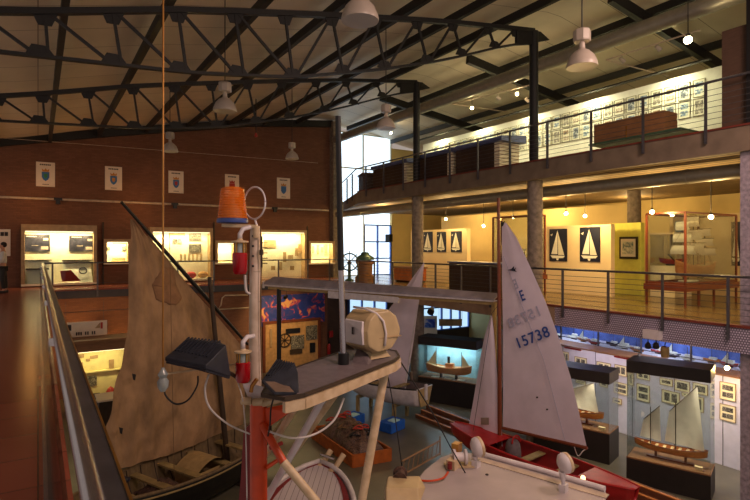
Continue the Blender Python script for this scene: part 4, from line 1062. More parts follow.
tansail = sail_mesh([(130,219),(130,245),(128.5,290),(126,333),(122,368),(113,398),(103,437),(93,474)],
     [(131,220),(150,239),(175,268),(205,303),(243,347),(245,370),(245,395),(243,424)], pj, nrm, 60, 70, camber=.18, wr=.12, seed=3, foot=6, folds=.07).xf(Mi).build('sail', 'tan_sail', r, smooth=2)
a = pj(119, 202)+nrm*.08; b = pj(245, 344)+nrm*.1
MB().tube([a, a.lerp(b,.5), b], [.03,.05,.035], 10).xf(Mi).build('yard', 'black_paint', r, smooth=1)
a = pj(204, 277)+nrm*.2; b = pj(218, 447)+nrm*.3; b = ext(a, b, G+.35)
MB().tube([a, b], [.05,.07], 12).xf(Mi).build('mast', 'dark_wood', r, smooth=1)
pp = [(148,285),(158,266),(174,268),(177,298),(170,305),(152,299)]; pc_ = (163,287)
def pf(u, v):
    k = u*6; i = int(k) % 6; f = k-int(k); a_, b_ = pp[i], pp[(i+1) % 6]
    x = a_[0]+(b_[0]-a_[0])*f; y = a_[1]+(b_[1]-a_[1])*f
    return pj(pc_[0]+(x-pc_[0])*v, pc_[1]+(y-pc_[1])*v)+nrm*.1
pa = MB().grid(pf, 48, 8).xf(Mi).build('patch', 'patch', tansail, smooth=2)
sw = pa.modifiers.new('wrap', 'SHRINKWRAP'); sw.target = tansail; sw.offset = .0
so = pa.modifiers.new('thick', 'SOLIDIFY'); so.thickness = .03; so.offset = 0
for (x, y) in ((127, 375), (114, 428)):
    c = pj(x, y)+nrm*.25; e1 = (pj(x+1, y)-pj(x, y)); e3 = (pj(x, y-1)-pj(x, y))
    MB().slab([c+e1*q[0]+e3*q[1] for q in ((-2,3),(2,2),(1,-4),(-1,-3))], .004).xf(Mi).build('tear', 'black_paint', tansail)
a = pj(161, 235)+nrm*.3; b = pj(160, 470)+nrm*.5; MB().tube([a, b], .006, 5).xf(Mi).build('halyard', 'rope', r)
c = pj(108, 480)+nrm*.2; MB().ball(c, .2, 8, (1.6,.7,.5)).xf(Mi).build('blue_bundle', 'navy', r, smooth=2)
for sx in (-1.3, 1.2):
    tag(MB().cbox((2.9+sx*.906, 12.22+sx*.423, G+.06),(.2,1.2,.115), math.radians(25)).build('keel_chock', 'dark_wood'), 'dark timber chock under the black double-ended boat', 'boat chock', 'chocks under the tan-sailed boat')

# ---- fishing boat with mast, platform and bow deck
fdir = Vector((.574, .819)); fL = 6.9; apex = Vector((4.93, 9.92)); fc = apex-fdir*(fL/2+.05)
r, fn, Mi = boat('fishing_boat', 'fishing boat with orange mast, white bow deck and raised grey platform', (fc.x, fc.y), math.atan2(.819, .574), fL, 1.95, 1.0, G+.06, 'white_paint', 'white_paint', 'white_paint', False, .8, .12, .05, bow=3.0)
fish = r; Fi = Mi
brick_mat('deck_planks', (206, 196, 200), (198, 188, 194), (120, 104, 108), 'XY', 30, .11, .006, 0, .5, .1)
MB().grid(lambda u, v: Vector((fn(.42+u*.575, 1).x, fn(.42+u*.575, 1).y*(v*2-1)*.84, fn(.42+u*.575, 1).z-.05+.0*u)), 24, 4).build('bow_deck', 'deck_planks', r, solid=.02)
for s_ in (-1, 1):
    MB().add([q for i in range(25) for q in (Vector((fn(.42+i/24*.578,1).x, s_*fn(.42+i/24*.578,1).y*.77, fn(.42+i/24*.578,1).z-.03)), Vector((fn(.42+i/24*.578,1).x-.08, s_*fn(.42+i/24*.578,1).y*.93, fn(.42+i/24*.578,1).z-.035)))],
         [(2*i,2*i+1,2*i+3,2*i+2) for i in range(24)]).build('waterway_stripe', 'dark_red', r, solid=.012)
p = fn(.76, 1); MB().box((p.x-2.6,-p.y*.8,p.z-.09),(p.x+.0,p.y*.8,p.z+.06)).build('hatch_coaming', 'dark_red', r)
# bitts on the bow
for (px, py, qx, qy) in ((321, 466, 331, 450), (333, 471, 344, 454)):
    q = PZ(px, py, -2.98); q2 = PD(qx, qy, (q.x*sn+q.y*cs)+.15)
    MB().tube([q-(q2-q)*.12, q2], [.05,.06], 10).xf(Mi).build('mooring_bitt', 'cream_paint', r, smooth=1)
    MB().lathe([(.1,-.02),(.1,.03),(.05,.05)], q, 12).xf(Mi).build('bitt_base', 'cream_paint', r)
MB().tube([PZ(321,466,-2.98)+Vector((.05,.1,.2)),PZ(335,471,-2.98)+Vector((.05,.1,.2))], .03, 8).xf(Mi).build('bitt_bar', 'chrome', r)
ZM = 5.15
a = PD(258.5, 402, ZM); b = PD(258.5, 500, ZM); b = ext(a, b, G+.5); 
MB().tube([a, b], [.082,.09], 24).xf(Mi).build('lower_mast', 'orange_paint', r, smooth=1)
a = PD(255, 226, ZM); b = PD(255, 300, ZM); c = PD(255, 404, ZM)
mast = MB().tube([a, b, c], [.045,.056,.062], 18).xf(Mi).build('upper_mast', 'mast_paint', r, smooth=1)
for y in (272, 302, 338, 362): 
    q = PD(255.5, y, ZM); MB().tube([q, q+Vector((0,0,.012))], .052, 18).xf(Mi).build('weld_band', 'pipe_cream', mast)
for y in (236, 246, 256, 266):
    q = PD(253, y, ZM-.05); MB().ball(q, .012, 6).xf(Mi).build('rivet', 'black_paint', mast)
# bracket with rollers at the joint
hullpts('mast_bracket', [PD(243,384,5.05),PD(249,383,5.05),PD(268,388,5.05),PD(256,402,5.05),PD(251,404,5.05),PD(243,386,5.15),PD(249,383,5.2),PD(268,388,5.2),PD(256,402,5.2),PD(251,404,5.2)], 'white_paint', None)
bpy.data.objects['mast_bracket'].parent = r; bpy.data.objects['mast_bracket'].data.transform(Mi)
for (px, py) in ((246.5, 401), (258, 402)):
    q = PD(px, py, 5.0); MB().lathe([(.03,-.05),(.036,-.045),(.036,.045),(.03,.05)], q, 16, (cs,-sn,0)).xf(Mi).build('roller', 'cream_paint', r, smooth=1)
q = PD(252, 386, 4.98); MB().tube([PD(251,392,4.98), q, PD(257,379,4.98)], .02, 8).xf(Mi).build('brass_fitting', 'gold_wire', r, smooth=1)
# orange gusset plates and braces
def plate(name, pts, th, m): 
    MB().slab([PD(*p) for p in pts], th).xf(Mi).build(name, m, r)
plate('orange_gusset', [(266,408,5.12),(318,398,4.95),(290,412,5.0),(267,428,5.12)], .03, 'orange_paint')
plate('red_side_plate', [(244,430,5.2),(250,424,5.2),(250,500,5.2),(250,560,5.2),(233,560,5.2),(241,480,5.2)], .03, 'dark_red')
a = PD(262, 424, 5.1); b = PD(283.5, 462, 4.95); c = PD(318, 504, 4.85)
MB().tube([a,b], .038, 12).xf(Mi).build('orange_brace', 'orange_paint', r, smooth=1); MB().tube([b,ext(b,c,-3.0)], .04, 12).xf(Mi).build('cream_brace', 'cream_paint', r, smooth=1)
MB().tube([PD(266,468,5.1),PD(284,456,5.25)], .02, 8).xf(Mi).build('orange_strut', 'orange_paint', r)
MB().tube([PD(270,448,5.2),PD(282,443,5.3)], .02, 8).xf(Mi).build('orange_strut', 'red_paint', r)
# platform
zp = .33
plat = [PZ(*p, zp) for p in ((262,394),(284,398),(304,394),(345,379),(394,360),(399,356),(396,351),(384,349),(346,350),(300,366),(270,378))]
MB().prism([(p.x,p.y) for p in plat[::-1]], zp-.03, zp+.0).xf(Mi).build('platform', 'platform_grey', r, smooth=0)
ed = plat[1:7]
m = MB()
for a, b in zip(ed, ed[1:]): m.bar(a-Vector((0,0,.08)), b-Vector((0,0,.08)), .05, .09)
m.xf(Mi).build('edge_beam', 'cream_paint', r)
m = MB()
for a, b in zip(plat, plat[1:]+plat[:1]): m.bar(a+Vector((0,0,-.008)), b+Vector((0,0,-.008)), .022, .03)
m.xf(Mi).build('edge_lip', 'dark_wood', r)
a = PD(330, 386, 5.2); b = PD(268, 496, 5.45); MB().tube([a, ext(a, b, -3.0)], .037, 14).xf(Mi).build('support_tube', 'white_paint', r, smooth=1)
a = PD(345, 381, 5.35); b = PD(292, 455, 5.9); MB().tube([a, b], .035, 12).xf(Mi).build('support_tube', 'cream_paint', r, smooth=1)
a = PD(305, 392, 5.0); b = PD(266, 454, 5.6); MB().tube([a, b], .035, 12).xf(Mi).build('support_tube', 'cream_paint', r, smooth=1)
a = PD(386, 366, 6.15); b = PD(362, 500, 5.9); MB().tube([a, ext(a, b, -3.0)], .048, 14).xf(Mi).build('support_tube', 'cream_paint', r, smooth=1)
a = PD(322, 389, 5.15); b = PD(262, 404, 5.0); MB().tube([a, b], .03, 12).xf(Mi).build('cross_tube', 'cream_paint', r, smooth=1)
a = PZ(343.5, 364, zp); b = PD(341, 270, 5.95); c = PD(338, 116, 5.75)
MB().tube([a, a+Vector((0,0,.12))], .06, 16).xf(Mi).build('pole_socket', 'black_paint', r, smooth=1)
MB().tube([a, b], .033, 16).xf(Mi).build('steel_pole', 'rail_steel', r, smooth=1); MB().tube([b, c], [.036,.03], 16).xf(Mi).build('black_pole', 'black_paint', r, smooth=1)
# lowered whip aerial
a = PD(163, 372, 4.6); b = PD(163.2, -25, 4.75)
t = thing('whip_aerial', 'thin golden whip aerial rising to the roof, with a glass foot', 'aerial', a)
MB().tube([a, b], .0085, 8).build('rod', 'gold_wire', t, smooth=1)
MB().lathe([(.02,-.17),(.045,-.13),(.05,-.08),(.03,-.05),(.045,-.02),(.02,.02),(.012,.04)], a, 14).build('insulator', 'glass_bead', t, smooth=1)
MB().bar(PD(166,374,4.6), PD(250,362,5.1), .012).build('stay_arm', 'cream_paint', t)
def cable(label, pts, rad, m, name='cable', cat='cable'):
    P = [PD(*p) for p in pts]; out = []
    for i in range(len(P)-1):
        p0 = P[max(0,i-1)]; p1 = P[i]; p2 = P[i+1]; p3 = P[min(len(P)-1,i+2)]
        for k in range(6):
            t_ = k/6; out.append(.5*((2*p1)+(p2-p0)*t_+(2*p0-5*p1+4*p2-p3)*t_*t_+(3*p1-p0-3*p2+p3)*t_**3))
    out.append(P[-1]); return tag(MB().tube(out, rad, 6).build(name, m, smooth=2), label, cat)
cable('black cable looping below the whip aerial to the finned floodlight', [(163,384,4.6),(166,396,4.6),(176,404,4.6),(188,400,4.6),(197,386,4.62),(198,376,4.62)], .008, 'black_cable')
cable('white cable hanging from the larger floodlight across to the orange mast', [(209,374,4.7),(205,390,4.7),(210,408,4.75),(228,424,4.85),(250,434,5.0)], .009, 'white_cable')
cable('white cable sagging from the orange mast to the platform edge', [(268,431,5.0),(292,438,5.0),(315,434,5.1),(334,420,5.2),(344,398,5.3)], .011, 'white_cable')
cable('black cable hanging from the smaller floodlight', [(275,394,4.6),(271,408,4.7),(270,424,4.9),(268,436,5.0)], .008, 'black_cable')
cable('pale cord hanging from the lower red lantern', [(238,383,4.95),(242,396,4.95),(244,410,5.0),(246,440,5.05),(247,500,5.05)], .006, 'white_cable')
cable('pale cable from upper red lantern curving to the cream mast', [(245,275,5.05),(246,290,5.05),(250,294,5.08)], .012, 'white_cable')
cable('dark stay running from platform corner down over the pale cabin roof', [(397,356,6.2),(432,412,6.5),(450,446,6.7),(482,502,6.9)], .008, 'black_cable', 'stay_rope', 'rope')
cable('dark stay running down behind the cream platform leg to the lattice ramp', [(385,362,6.3),(394,410,6.6),(405,490,6.8),(407,505,6.8)], .007, 'black_cable', 'stay_rope', 'rope')
cable('rusty cable along the cream mast with clamps', [(260.5,228,5.1),(261.5,260,5.1),(260.5,300,5.1),(261,340,5.1),(262,380,5.1)], .007, 'rope')
q = PD(261.5, 255, 5.1); t = thing('insulator_ladder', 'small comb-like insulator bracket on the side of the cream mast', 'insulator', q)
MB().tube([q-Vector((0,0,.12)), q+Vector((0,0,.18))], .011, 8).build('stem', 'dark_wood', t)
for k in range(5): MB().bar(q+Vector((0,0,-.08+k*.05)), q+Vector((.05,-.03,-.08+k*.05)), .008).build('prong', 'dark_wood', t)
MB().lathe([(.02,0),(.02,.05)], q, 10).build('collar', 'dark_wood', t)
cable('rope stay knotted with a wooden block between platform and hall floor', [(411,372,6.3),(411.5,380,6.3)], .02, 'dark_wood', 'rigging_block', 'block')
# platform housing
C = PZ(366, 353, zp); 
U = Vector((.988, .154, 0)); N = Vector((.154, -.988, 0)); 
C = PZ(371, 357, zp)
r2 = thing('cream_housing', 'cream outboard-style housing with rounded cowl standing on the grey platform', 'outboard motor', C)
def hp(l, w, z): return C+U*l+N*w+Vector((0,0,z))
prof = [(-.24,.16),(-.26,.34),(-.22,.47),(-.12,.55),(.1,.56),(.22,.48),(.29,.32),(.27,.24),(.14,.10),(-.1,.08)]
def extr(prof, w0, w1): return [hp(l, w0, z) for l, z in prof]+[hp(l, w1, z) for l, z in prof]
hullpts('cowl', extr(prof, -.2, .17)+[hp(l*.9, .22, z*.92+.03) for l, z in prof], 'housing_cream', r2, bevel=.025)
MB().slab([hp(-.262,-.17,.19),hp(-.282,-.17,.34),hp(-.25,-.15,.45),hp(-.25,.16,.45),hp(-.282,.18,.34),hp(-.262,.18,.19)], .03).build('front_cover', 'housing_white', r2, bevel=.01)
bandp = [(-.23,.02),(-.0,.0)]
MB().tube([hp(.0,.235,.16), hp(.02,.235,.3), hp(-.02,.235,.44), hp(-.1,.21,.53), hp(-.16,.1,.58), hp(-.16,-.12,.58)], .014, 8).build('carry_handle', 'housing_white', r2, smooth=2)
m = MB().slab([hp(-.30,.02,.3),hp(-.30,.02,.38),hp(-.30,.05,.38),hp(-.30,.05,.3)], .006); m.build('badge', 'ink', r2)
MB().slab([hp(-.24,.2,.255),hp(.25,.24,.255),hp(.25,.24,.245),hp(-.24,.2,.245)], .012).build('seam', 'case_frame', r2)
hullpts('foot', [hp(-.1,-.1,.1),hp(.1,-.1,.1),hp(.1,.12,.1),hp(-.1,.12,.1),hp(-.14,-.14,.012),hp(.16,-.14,.012),hp(.16,.16,.012),hp(-.14,.16,.012)], 'housing_cream', r2)
hullpts('clamp_bracket', [PZ(352,362,zp),PZ(368,365,zp),PZ(378,355,zp),PZ(360,352,zp),PZ(358,356,zp)+Vector((0,0,.12)),PZ(368,356,zp)+Vector((0,0,.1))], 'platform_grey', r2)
# floodlights
def floodlight(label, bot, top, fin_a, fin_b, lens, n=10):
    P = [PD(*p) for p in bot+top]; c = sum(P, Vector())/len(P)
    r = thing('floodlight', label, 'floodlight', c); hullpts('housing', P, 'flood_black', r, bevel=.006)
    a0, a1 = [PD(*p) for p in fin_a]; b0, b1 = [PD(*p) for p in fin_b]
    upv = (a1-a0).cross(b0-a0).normalized(); upv = upv if upv.z > 0 else -upv
    for k in range(n):
        f = (k+.5)/n; p = a0.lerp(a1, f)+upv*.012; q = b0.lerp(b1, f)+upv*.012
        MB().bar(p, q, .012, .03, upv).build('fin', 'flood_black', r)
    L_ = [PD(*p) for p in lens]; MB().slab(L_, .012).build('lens', 'flood_lens', r)
    fr = MB()
    for p, q in zip(L_, L_[1:]+L_[:1]): fr.bar(p, q, .018, .02)
    fr.build('bezel', 'flood_black', r)
    for f in (.25, .7):
        q = b0.lerp(b1, f)+(b0-a0).normalized()*.03; MB().cbox(q, (.035,.035,.035)).build('clip', 'black_paint', r)
    return r
floodlight('larger black finned floodlight hanging in front of the tan sail',
  [(165,361,4.62),(206,369,4.47),(231,377,4.78),(196,367,4.95)], [(165,357,4.62),(206,365,4.47),(226,345,4.75),(222,343,4.85),(188,339,4.95)],
  ((188,339,4.93),(222,343,4.83)), ((174,352,4.73),(209,359,4.58)), ((167,362,4.64),(205,370,4.49),(229,377.5,4.78),(196,368,4.93)))
MB_a = tag(MB().tube([PD(222,368,4.8), PD(238,378,5.0), PD(250,380,5.08)], .018, 8).build('lamp_bracket', 'dark_wood'), 'dark arm holding the larger floodlight to the cream mast', 'bracket')
floodlight('smaller black finned floodlight in front of the grey platform, lens facing down',
  [(261,381,4.6),(274,394,4.5),(299,395,4.6),(287,381,4.75)], [(276,361,4.95),(295,363,4.95),(298,372,4.85),(299,388,4.75)],
  ((276,361,4.93),(295,365,4.93)), ((265,377,4.68),(285,378,4.78)), ((263,381.5,4.585),(274.5,393,4.485),(296,393.5,4.575),(286,382,4.72)), 8)
# beacon, ring aerial, red lanterns
c = PD(232.5, 223, ZM); t = thing('rotating_beacon', 'orange ribbed warning beacon on the mast top bracket', 'beacon', c)
pr = [(.142,.045)]
for k in range(12): z = .05+.265*k/11; rr_ = .142-.03*k/11; pr += [(rr_,z),(rr_+.002,z+.012),(rr_-.007,z+.018)]
pr += [(.09,.345),(.0,.35)]
MB().lathe(pr, c, 28).build('lens', 'orange_lens', t, smooth=0); MB().lathe([(.145,0),(.15,.015),(.145,.04),(.11,.05)], c, 28).build('base', 'blue_base', t, smooth=1)
MB().lathe([(.09,.05),(.085,.12),(.05,.16),(.02,.2),(.015,.27)], c, 16).build('reflector', 'case_frame', t, smooth=1)
t = thing('beacon_bracket', 'cream bracket plate carrying the beacon and ring aerial', 'bracket', c)
MB().bar(PD(223,225.5,ZM-.04), PD(257,226.5,ZM-.02), .12, .03).build('plate', 'cream_paint', t); MB().tube([PD(256,226,ZM-.05),PD(256,238,ZM-.05)], .03, 12).build('sleeve', 'cream_paint', t, smooth=1)
c = PD(254.5, 203, ZM); t = thing('ring_aerial', 'white metal ring aerial standing beside the orange beacon', 'aerial', c)
e1 = (Vector((cs,-sn,0))*.8-Vector((sn,cs,0))*.6).normalized()
MB().tube([c+e1*(.155*math.cos(k*PI/16))+Vector((0,0,.155*math.sin(k*PI/16))) for k in range(33)], .009, 8).build('ring', 'white_paint', t, smooth=2)
MB().tube([c-Vector((0,0,.15)), PD(257,226,ZM)], .011, 8).build('stem', 'white_paint', t)
def lantern(label, px, ytop, ybot, Z, arm):
    a = PD(px, ytop, Z); b = PD(px, ybot, Z); h = a.z-b.z; t = thing('red_lantern', label, 'lantern', b)
    MB().lathe([(.02,0),(.055,.01),(.068,.04),(.07,h*.62),(.06,h*.64)], b, 20).build('shade', 'red_lens', t, smooth=1)
    MB().lathe([(.045,h*.64),(.045,h*.9)], b, 14).build('glass', 'glass_bead', t, smooth=1)
    for k in range(5): 
        q = b+Vector((.055*math.cos(k*1.26), .055*math.sin(k*1.26), 0)); MB().tube([q+Vector((0,0,h*.6)), q+Vector((0,0,h*.95))], .008, 6).build('guard_rod', 'brass_edge', t)
    MB().lathe([(.08,h*.93),(.08,h*.97),(.03,h*1.0),(.02,h*1.05)], b, 18).build('cap', 'cream_paint', t, smooth=1)
    MB().tube([PD(*p) for p in arm], .022, 10).build('arm', 'white_paint', t, smooth=2)
lantern('upper red glass ship lantern hanging from the cream mast', 240, 240, 275, 5.0, ((240,239,5.0),(240,234,5.0),(243,229,5.02),(250,227,5.08),(255,227,5.12)))
lantern('lower red glass ship lantern on cream mast above the bracket', 243, 350, 383, 4.95, ((243,349,4.95),(243,342,4.95),(247,337,5.0),(254,336,5.08)))

# ---- numbered dinghy
dd_ = Vector((.105, -.994))
mp = PD(500, 430, 13.9)
r, fn, Mi = boat('sailing_dinghy', 'red-hulled racing dinghy with white sail numbered 15738', (10.0, 8.75), math.atan2(.994,-.105), 4.9, 1.05, .5, G+.25, 'red_paint', 'dark_red', 'red_paint', True, .75, .12, .03)
MB().grid(lambda u, v: Vector((fn(.68+u*.315, 1).x, fn(.68+u*.315, 1).y*(v*2-1)*.97, fn(.68+u*.315, 1).z+.0)), 10, 4).build('foredeck', 'red_paint', r, solid=.015)
MB().grid(lambda u, v: Vector((fn(u*.22, 1).x, fn(u*.22, 1).y*(v*2-1)*.97, fn(u*.22, 1).z)), 6, 4).build('aft_deck', 'red_paint', r, solid=.015)
for u in (.32, .5): p = fn(u, 1, .95); MB().box((p.x-.1,-p.y,p.z-.12),(p.x+.1,p.y,p.z-.09)).build('thwart', 'pale_wood', r)
top = PD(498.5, 198, 13.9); 
MB().tube([Vector((mp.x,mp.y,G+.35)), Vector((top.x,top.y,top.z))], [.06,.04], 12).xf(Mi).build('mast', 'mahogany', r, smooth=1)
pj = lambda x, y: PL(x, y, (mp.x, mp.y), (dd_.x, dd_.y)); nrm = Vector((-.994,-.105,0))
main = sail_mesh([(502,222),(502,280),(503,330),(503,380),(503,427)], [(506.5,223),(517,238),(529.5,265),(545,300),(557,333),(571,378),(586.5,446)][:], pj, nrm, 22, 30, .02, .012).xf(Mi).build('mainsail', 'white_sail', r, smooth=2)
jib = sail_mesh([(491,315),(484,338),(479,366),(473,402),(467,436)], [(492,316),(495,345),(497.5,380),(501,415),(503,452)], pj, nrm, 14, 24, .06, .02, 4, foot=2).xf(Mi).build('jib', 'white_sail', r, smooth=2)
c = pj(487, 420.5)+nrm*.09; e1 = pj(488,420.5)-pj(487,420.5); e3 = pj(487,419.5)-pj(487,420.5)
MB().slab([c-e1*4-e3*3.5, c+e1*4-e3*3.5, c+e1*4+e3*3.5, c-e1*4+e3*3.5], .004).xf(Mi).build('window', 'grey_patch', jib)
a = pj(503, 428); b = pj(587, 448); MB().tube([a,b], .04, 10).xf(Mi).build('boom', 'mahogany', r, smooth=1)
cable('pale sheet rope hanging in a bight from the boom end', [(574,446,12.7),(578,456,12.7),(583,451,12.65),(588,448,12.6)], .012, 'white_cable', 'sheet_rope', 'rope')
MB().tube([PD(472,438,14.1), PD(492,313,14.0), PD(500,303,13.9)], .007, 5).xf(Mi).build('forestay', 'black_cable', r)
m = MB()
for (p, q) in (((504,256),(583,440)),): m.tube([pj(*p)+nrm*.03, pj(521,300)+nrm*.05, pj(545,360)+nrm*.05, pj(566,440)+nrm*.04], .006, 4)
m.xf(Mi).build('seam', 'sail_ghost', main)
def sailtext(txt, p0, p1, hpx, m, mirror=False, par=None):
    cu = bpy.data.curves.new('sail_lettering', 'FONT'); cu.body = txt; cu.extrude = .002; cu.size = 1; cu.align_x = 'LEFT'
    cu.space_character = 1.1; cu.offset = .012
    o = bpy.data.objects.new('sail_lettering', cu); COL.objects.link(o); cu.materials.append(MATS[m])
    a = pj(*p0)+nrm*.075; b = pj(*p1)+nrm*.075; X = (b-a); wlen = X.length; X.normalize()
    if mirror: a = b; X = -X
    Zt = nrm if not mirror else -nrm
    Y = Zt.cross(X).normalized(); 
    if Y.z < 0: Y = -Y; 
    bpy.context.view_layer.update(); wd = max(o.dimensions.x, .01); hd = max(o.dimensions.y, .01)
    s = (pj(p0[0], p0[1]-hpx)-pj(*p0)).length
    M = Matrix.Translation(a)@Matrix((( X.x*wlen/wd, Y.x*s/hd, Zt.x, 0),( X.y*wlen/wd, Y.y*s/hd, Zt.y, 0),( X.z*wlen/wd, Y.z*s/hd, Zt.z, 0),(0,0,0,1)))
    bpy.context.view_layer.update()
    me = bpy.data.meshes.new_from_object(o.evaluated_get(bpy.context.evaluated_depsgraph_get())); me.transform(Mi@M)
    n = bpy.data.objects.new('sail_lettering', me); COL.objects.link(n); n.parent = main; bpy.data.objects.remove(o)
    return n
sailtext('15738', (519,348.5), (550,336.5), 10.5, 'sail_blue')
sailtext('15738', (514,327), (545,314), 10, 'sail_ghost', True)
sailtext('E', (523.5,301), (527,299.5), 10.5, 'sail_blue')
sailtext('E', (517.5,289), (521,287.5), 10, 'sail_ghost', True)
MB().slab([pj(*p)+nrm*.08 for p in ((509,270),(513,269),(516,266),(516,269),(518,267.5),(517,270),(519,272),(515,271))], .004).xf(Mi).build('bird_mark', 'navy', main)
MB().slab([pj(*p)+nrm*.08 for p in ((503,223),(507,221),(505,226),(503,227))], .01).xf(Mi).build('head_board', 'black_paint', main)
for (x, y) in ((538,396),(548,408)): 
    MB().slab([pj(x,y)+nrm*.08, pj(x+2,y)+nrm*.08, pj(x+2,y+1.6)+nrm*.08, pj(x,y+1.6)+nrm*.08], .003).xf(Mi).build('reef_eyelet', 'ink', main)
q = PD(583, 482, 10.9); t = thing('deck_lamp', 'small lit lamp with a black base on the red deck', 'lamp', q)
MB().lathe([(.06,-.1),(.07,-.02),(.05,0)], q, 12).build('base', 'black_paint', t); MB().lathe([(.045,0),(.05,.1),(.03,.13)], q, 12).build('globe', emis('lamp_globe', (255,214,160), 2.2), t, smooth=1)
for u in (-1.2, 1.1):
    tag(MB().cbox((10.0-.105*u, 8.75+.994*u, G+.12),(.9,.12,.235), -.105).build('hull_cradle', 'dark_wood'), 'dark timber cradle under the red-hulled dinghy', 'cradle', 'cradles under the red dinghy')
q = PD(513, 468, 13.2)
MB().lathe([(.2,0.0),(.2,.4),(.17,.62),(.12,.7)], q, 14).xf(Mi).build('draped_stand', 'platform_grey', r, smooth=1)  # grey cloth-draped stand with a red loop, built as part of the dinghy
MB().tube([q+Vector((.14*math.cos(k*PI/8), -.1, .66+.18*math.sin(k*PI/8))) for k in range(9)], .02, 6).xf(Mi).build('stand_loop', 'red_paint', r)

# ---- stepped timber platform
sa = Vector((10.62, 14.2, 0)); sb = Vector((11.1, 5.7, 0)); un = (sb-sa).normalized(); wn_ = Vector((-un.y, un.x, 0)); wn_ = wn_ if wn_.x > 0 else -wn_
t = thing('stepped_platform', 'long brown three-step timber platform running past the dinghy', 'steps', Vector((11.3,10,G)))
for k in range(3):
    p = [sa+wn_*(.24*k), sb+wn_*(.17*k), sb+wn_*(.17*k+.16), sa+wn_*(.24*k+.23)]
    if (p[1]-p[0]).cross(p[2]-p[0]).z < 0: p = p[::-1]
    st = MB().prism(p, G+.001, G+.11*(k+1)).build('step', 'step_wood', t)
    a = sa+wn_*(.24*k+.03); b = sb+wn_*(.17*k+.03); MB().bar((a.x,a.y,G+.11*(k+1)+.01),(b.x,b.y,G+.11*(k+1)+.01),.06,.02).build('nosing', 'model_wood', st)

# ---- small white dinghy beyond
r, fn, Mi = boat('sailing_dinghy', 'small white dinghy with a tall plain white sail, beside the blue-lit case', (9.95, 15.2), math.atan2(.95,-.3), 3.3, 1.25, .62, G+.5, 'white_paint', 'platform_grey', 'black_paint', False, .7, .15, .028)
for u in (.3, .55): p = fn(u, 1, .95); MB().box((p.x-.1,-p.y,p.z-.1),(p.x+.1,p.y,p.z-.07)).build('thwart', 'pale_wood', r)
MB().grid(lambda u, v: Vector((fn(.7+u*.295, 1).x, fn(.7+u*.295, 1).y*(v*2-1)*.97, fn(.7+u*.295, 1).z)), 8, 4).build('foredeck', 'white_paint', r, solid=.012)
p = fn(0, 1); MB().slab([(p.x-.02,-p.y*.9,p.z-.02),(p.x-.02,p.y*.9,p.z-.02),(p.x+.0,p.y*.5,.1),(p.x+.0,-p.y*.5,.1)], .03).build('transom_board', 'canvas', r)
MB().cbox((p.x-.06,0,p.z-.15),(.05,.12,.5)).build('rudder_head', 'white_paint', r)
mp2 = PD(410, 372, 18.0)
pj2 = lambda x, y: PL(x, y, (mp2.x, mp2.y), (.3, -.95))
sail_mesh([(423.5,263),(408,284),(390,308),(372,335),(357,360),(368,377)], [(424.2,264),(421.5,286),(417,315),(413,345),(408,375),(403,400)], pj2, Vector((-.95,-.3,0)), 16, 26, .1, .03, 2).xf(Mi).build('sail', 'white_sail', r, smooth=2)
a = pj2(424, 262); b = pj2(403, 402); MB().tube([a, ext(a,b,G+.8)], [.02,.035], 10).xf(Mi).build('mast', 'white_paint', r, smooth=1)
for u in (-.8, .8): MB().bar((u,-.4,-.0),(u,.4,.0),.1,.1).build('cradle_bar', 'pale_wood', r)
for u in (-.8,.8):
    for s_ in (-.35,.35): MB().box((u-.05,s_-.05,-.495),(u+.05,s_+.05,0)).build('cradle_leg', 'pale_wood', r)
for (px, py, lb, cat) in ((392, 430, 'bright blue cloth-covered box under the white dinghy', 'box'), (352, 424, 'blue crate with pale window beside the net crate', 'crate')):
    q = PZ(px, py, G); t = thing('blue_box', lb, cat, (q.x, q.y, G)); MB().cbox((q.x,q.y,G+.16),(.7,.5,.3), .3).build('body', 'blue_cloth', t, bevel=.02); MB().cbox((q.x,q.y-.1,G+.33),(.3,.25,.03), .3).build('lid', 'cyan_board', t)
# ---- crate of nets
A_, B_, C_ = PZ(353,468,G), PZ(391,461,G), PZ(312,438,G)
t = thing('net_crate', 'low orange wooden crate heaped with brown fishing nets', 'crate', (A_.x, A_.y, G))
Dv = B_+(C_-A_); cor = [Vector((p.x,p.y,0)) for p in (A_,B_,Dv,C_)]
for p, q in zip(cor, cor[1:]+cor[:1]): MB().bar((p.x,p.y,G+.17),(q.x,q.y,G+.17),.05,.33).build('side', 'crate_orange', t)
cc_ = sum(cor, Vector())/4
MB().prism([(p.x,p.y) for p in [cc_+(p-cc_)*.97 for p in cor]][::(1 if (cor[1]-cor[0]).cross(cor[2]-cor[0]).z > 0 else -1)], G+.001, G+.06).build('bottom', 'crate_orange', t)
def heap(u, v):
    p = cor[0]+(cor[1]-cor[0])*(.05+.9*u)+(cor[3]-cor[0])*(.05+.9*v)
    return Vector((p.x,p.y,G+.22+.62*(math.sin(PI*u)*math.sin(PI*v))**.6+.09*noise.noise(Vector((u*8,v*12,0)))))
tag(MB().grid(heap, 40, 60).build('fishing_net', 'net_mix', smooth=2), 'heap of brown and pink fishing net filling the orange crate', 'net', kind='stuff')
random.seed(4)
for k in range(14):
    u, v = random.uniform(.15,.85), random.uniform(.1,.9); p = heap(u, v)
    lb = ('dark', 'reddish', 'pale')[k % 3]
    tag(MB().tube([p+Vector((.13*math.cos(a_*PI/6),.11*math.sin(a_*PI/6),.06+.03*math.sin(a_))) for a_ in range(13)], .022, 5).build('rope_coil', ('black_cable','crest_red','rope')[k % 3], smooth=2), lb+' rope coil lying on the heaped nets', 'rope', lb+' rope coils on the nets')

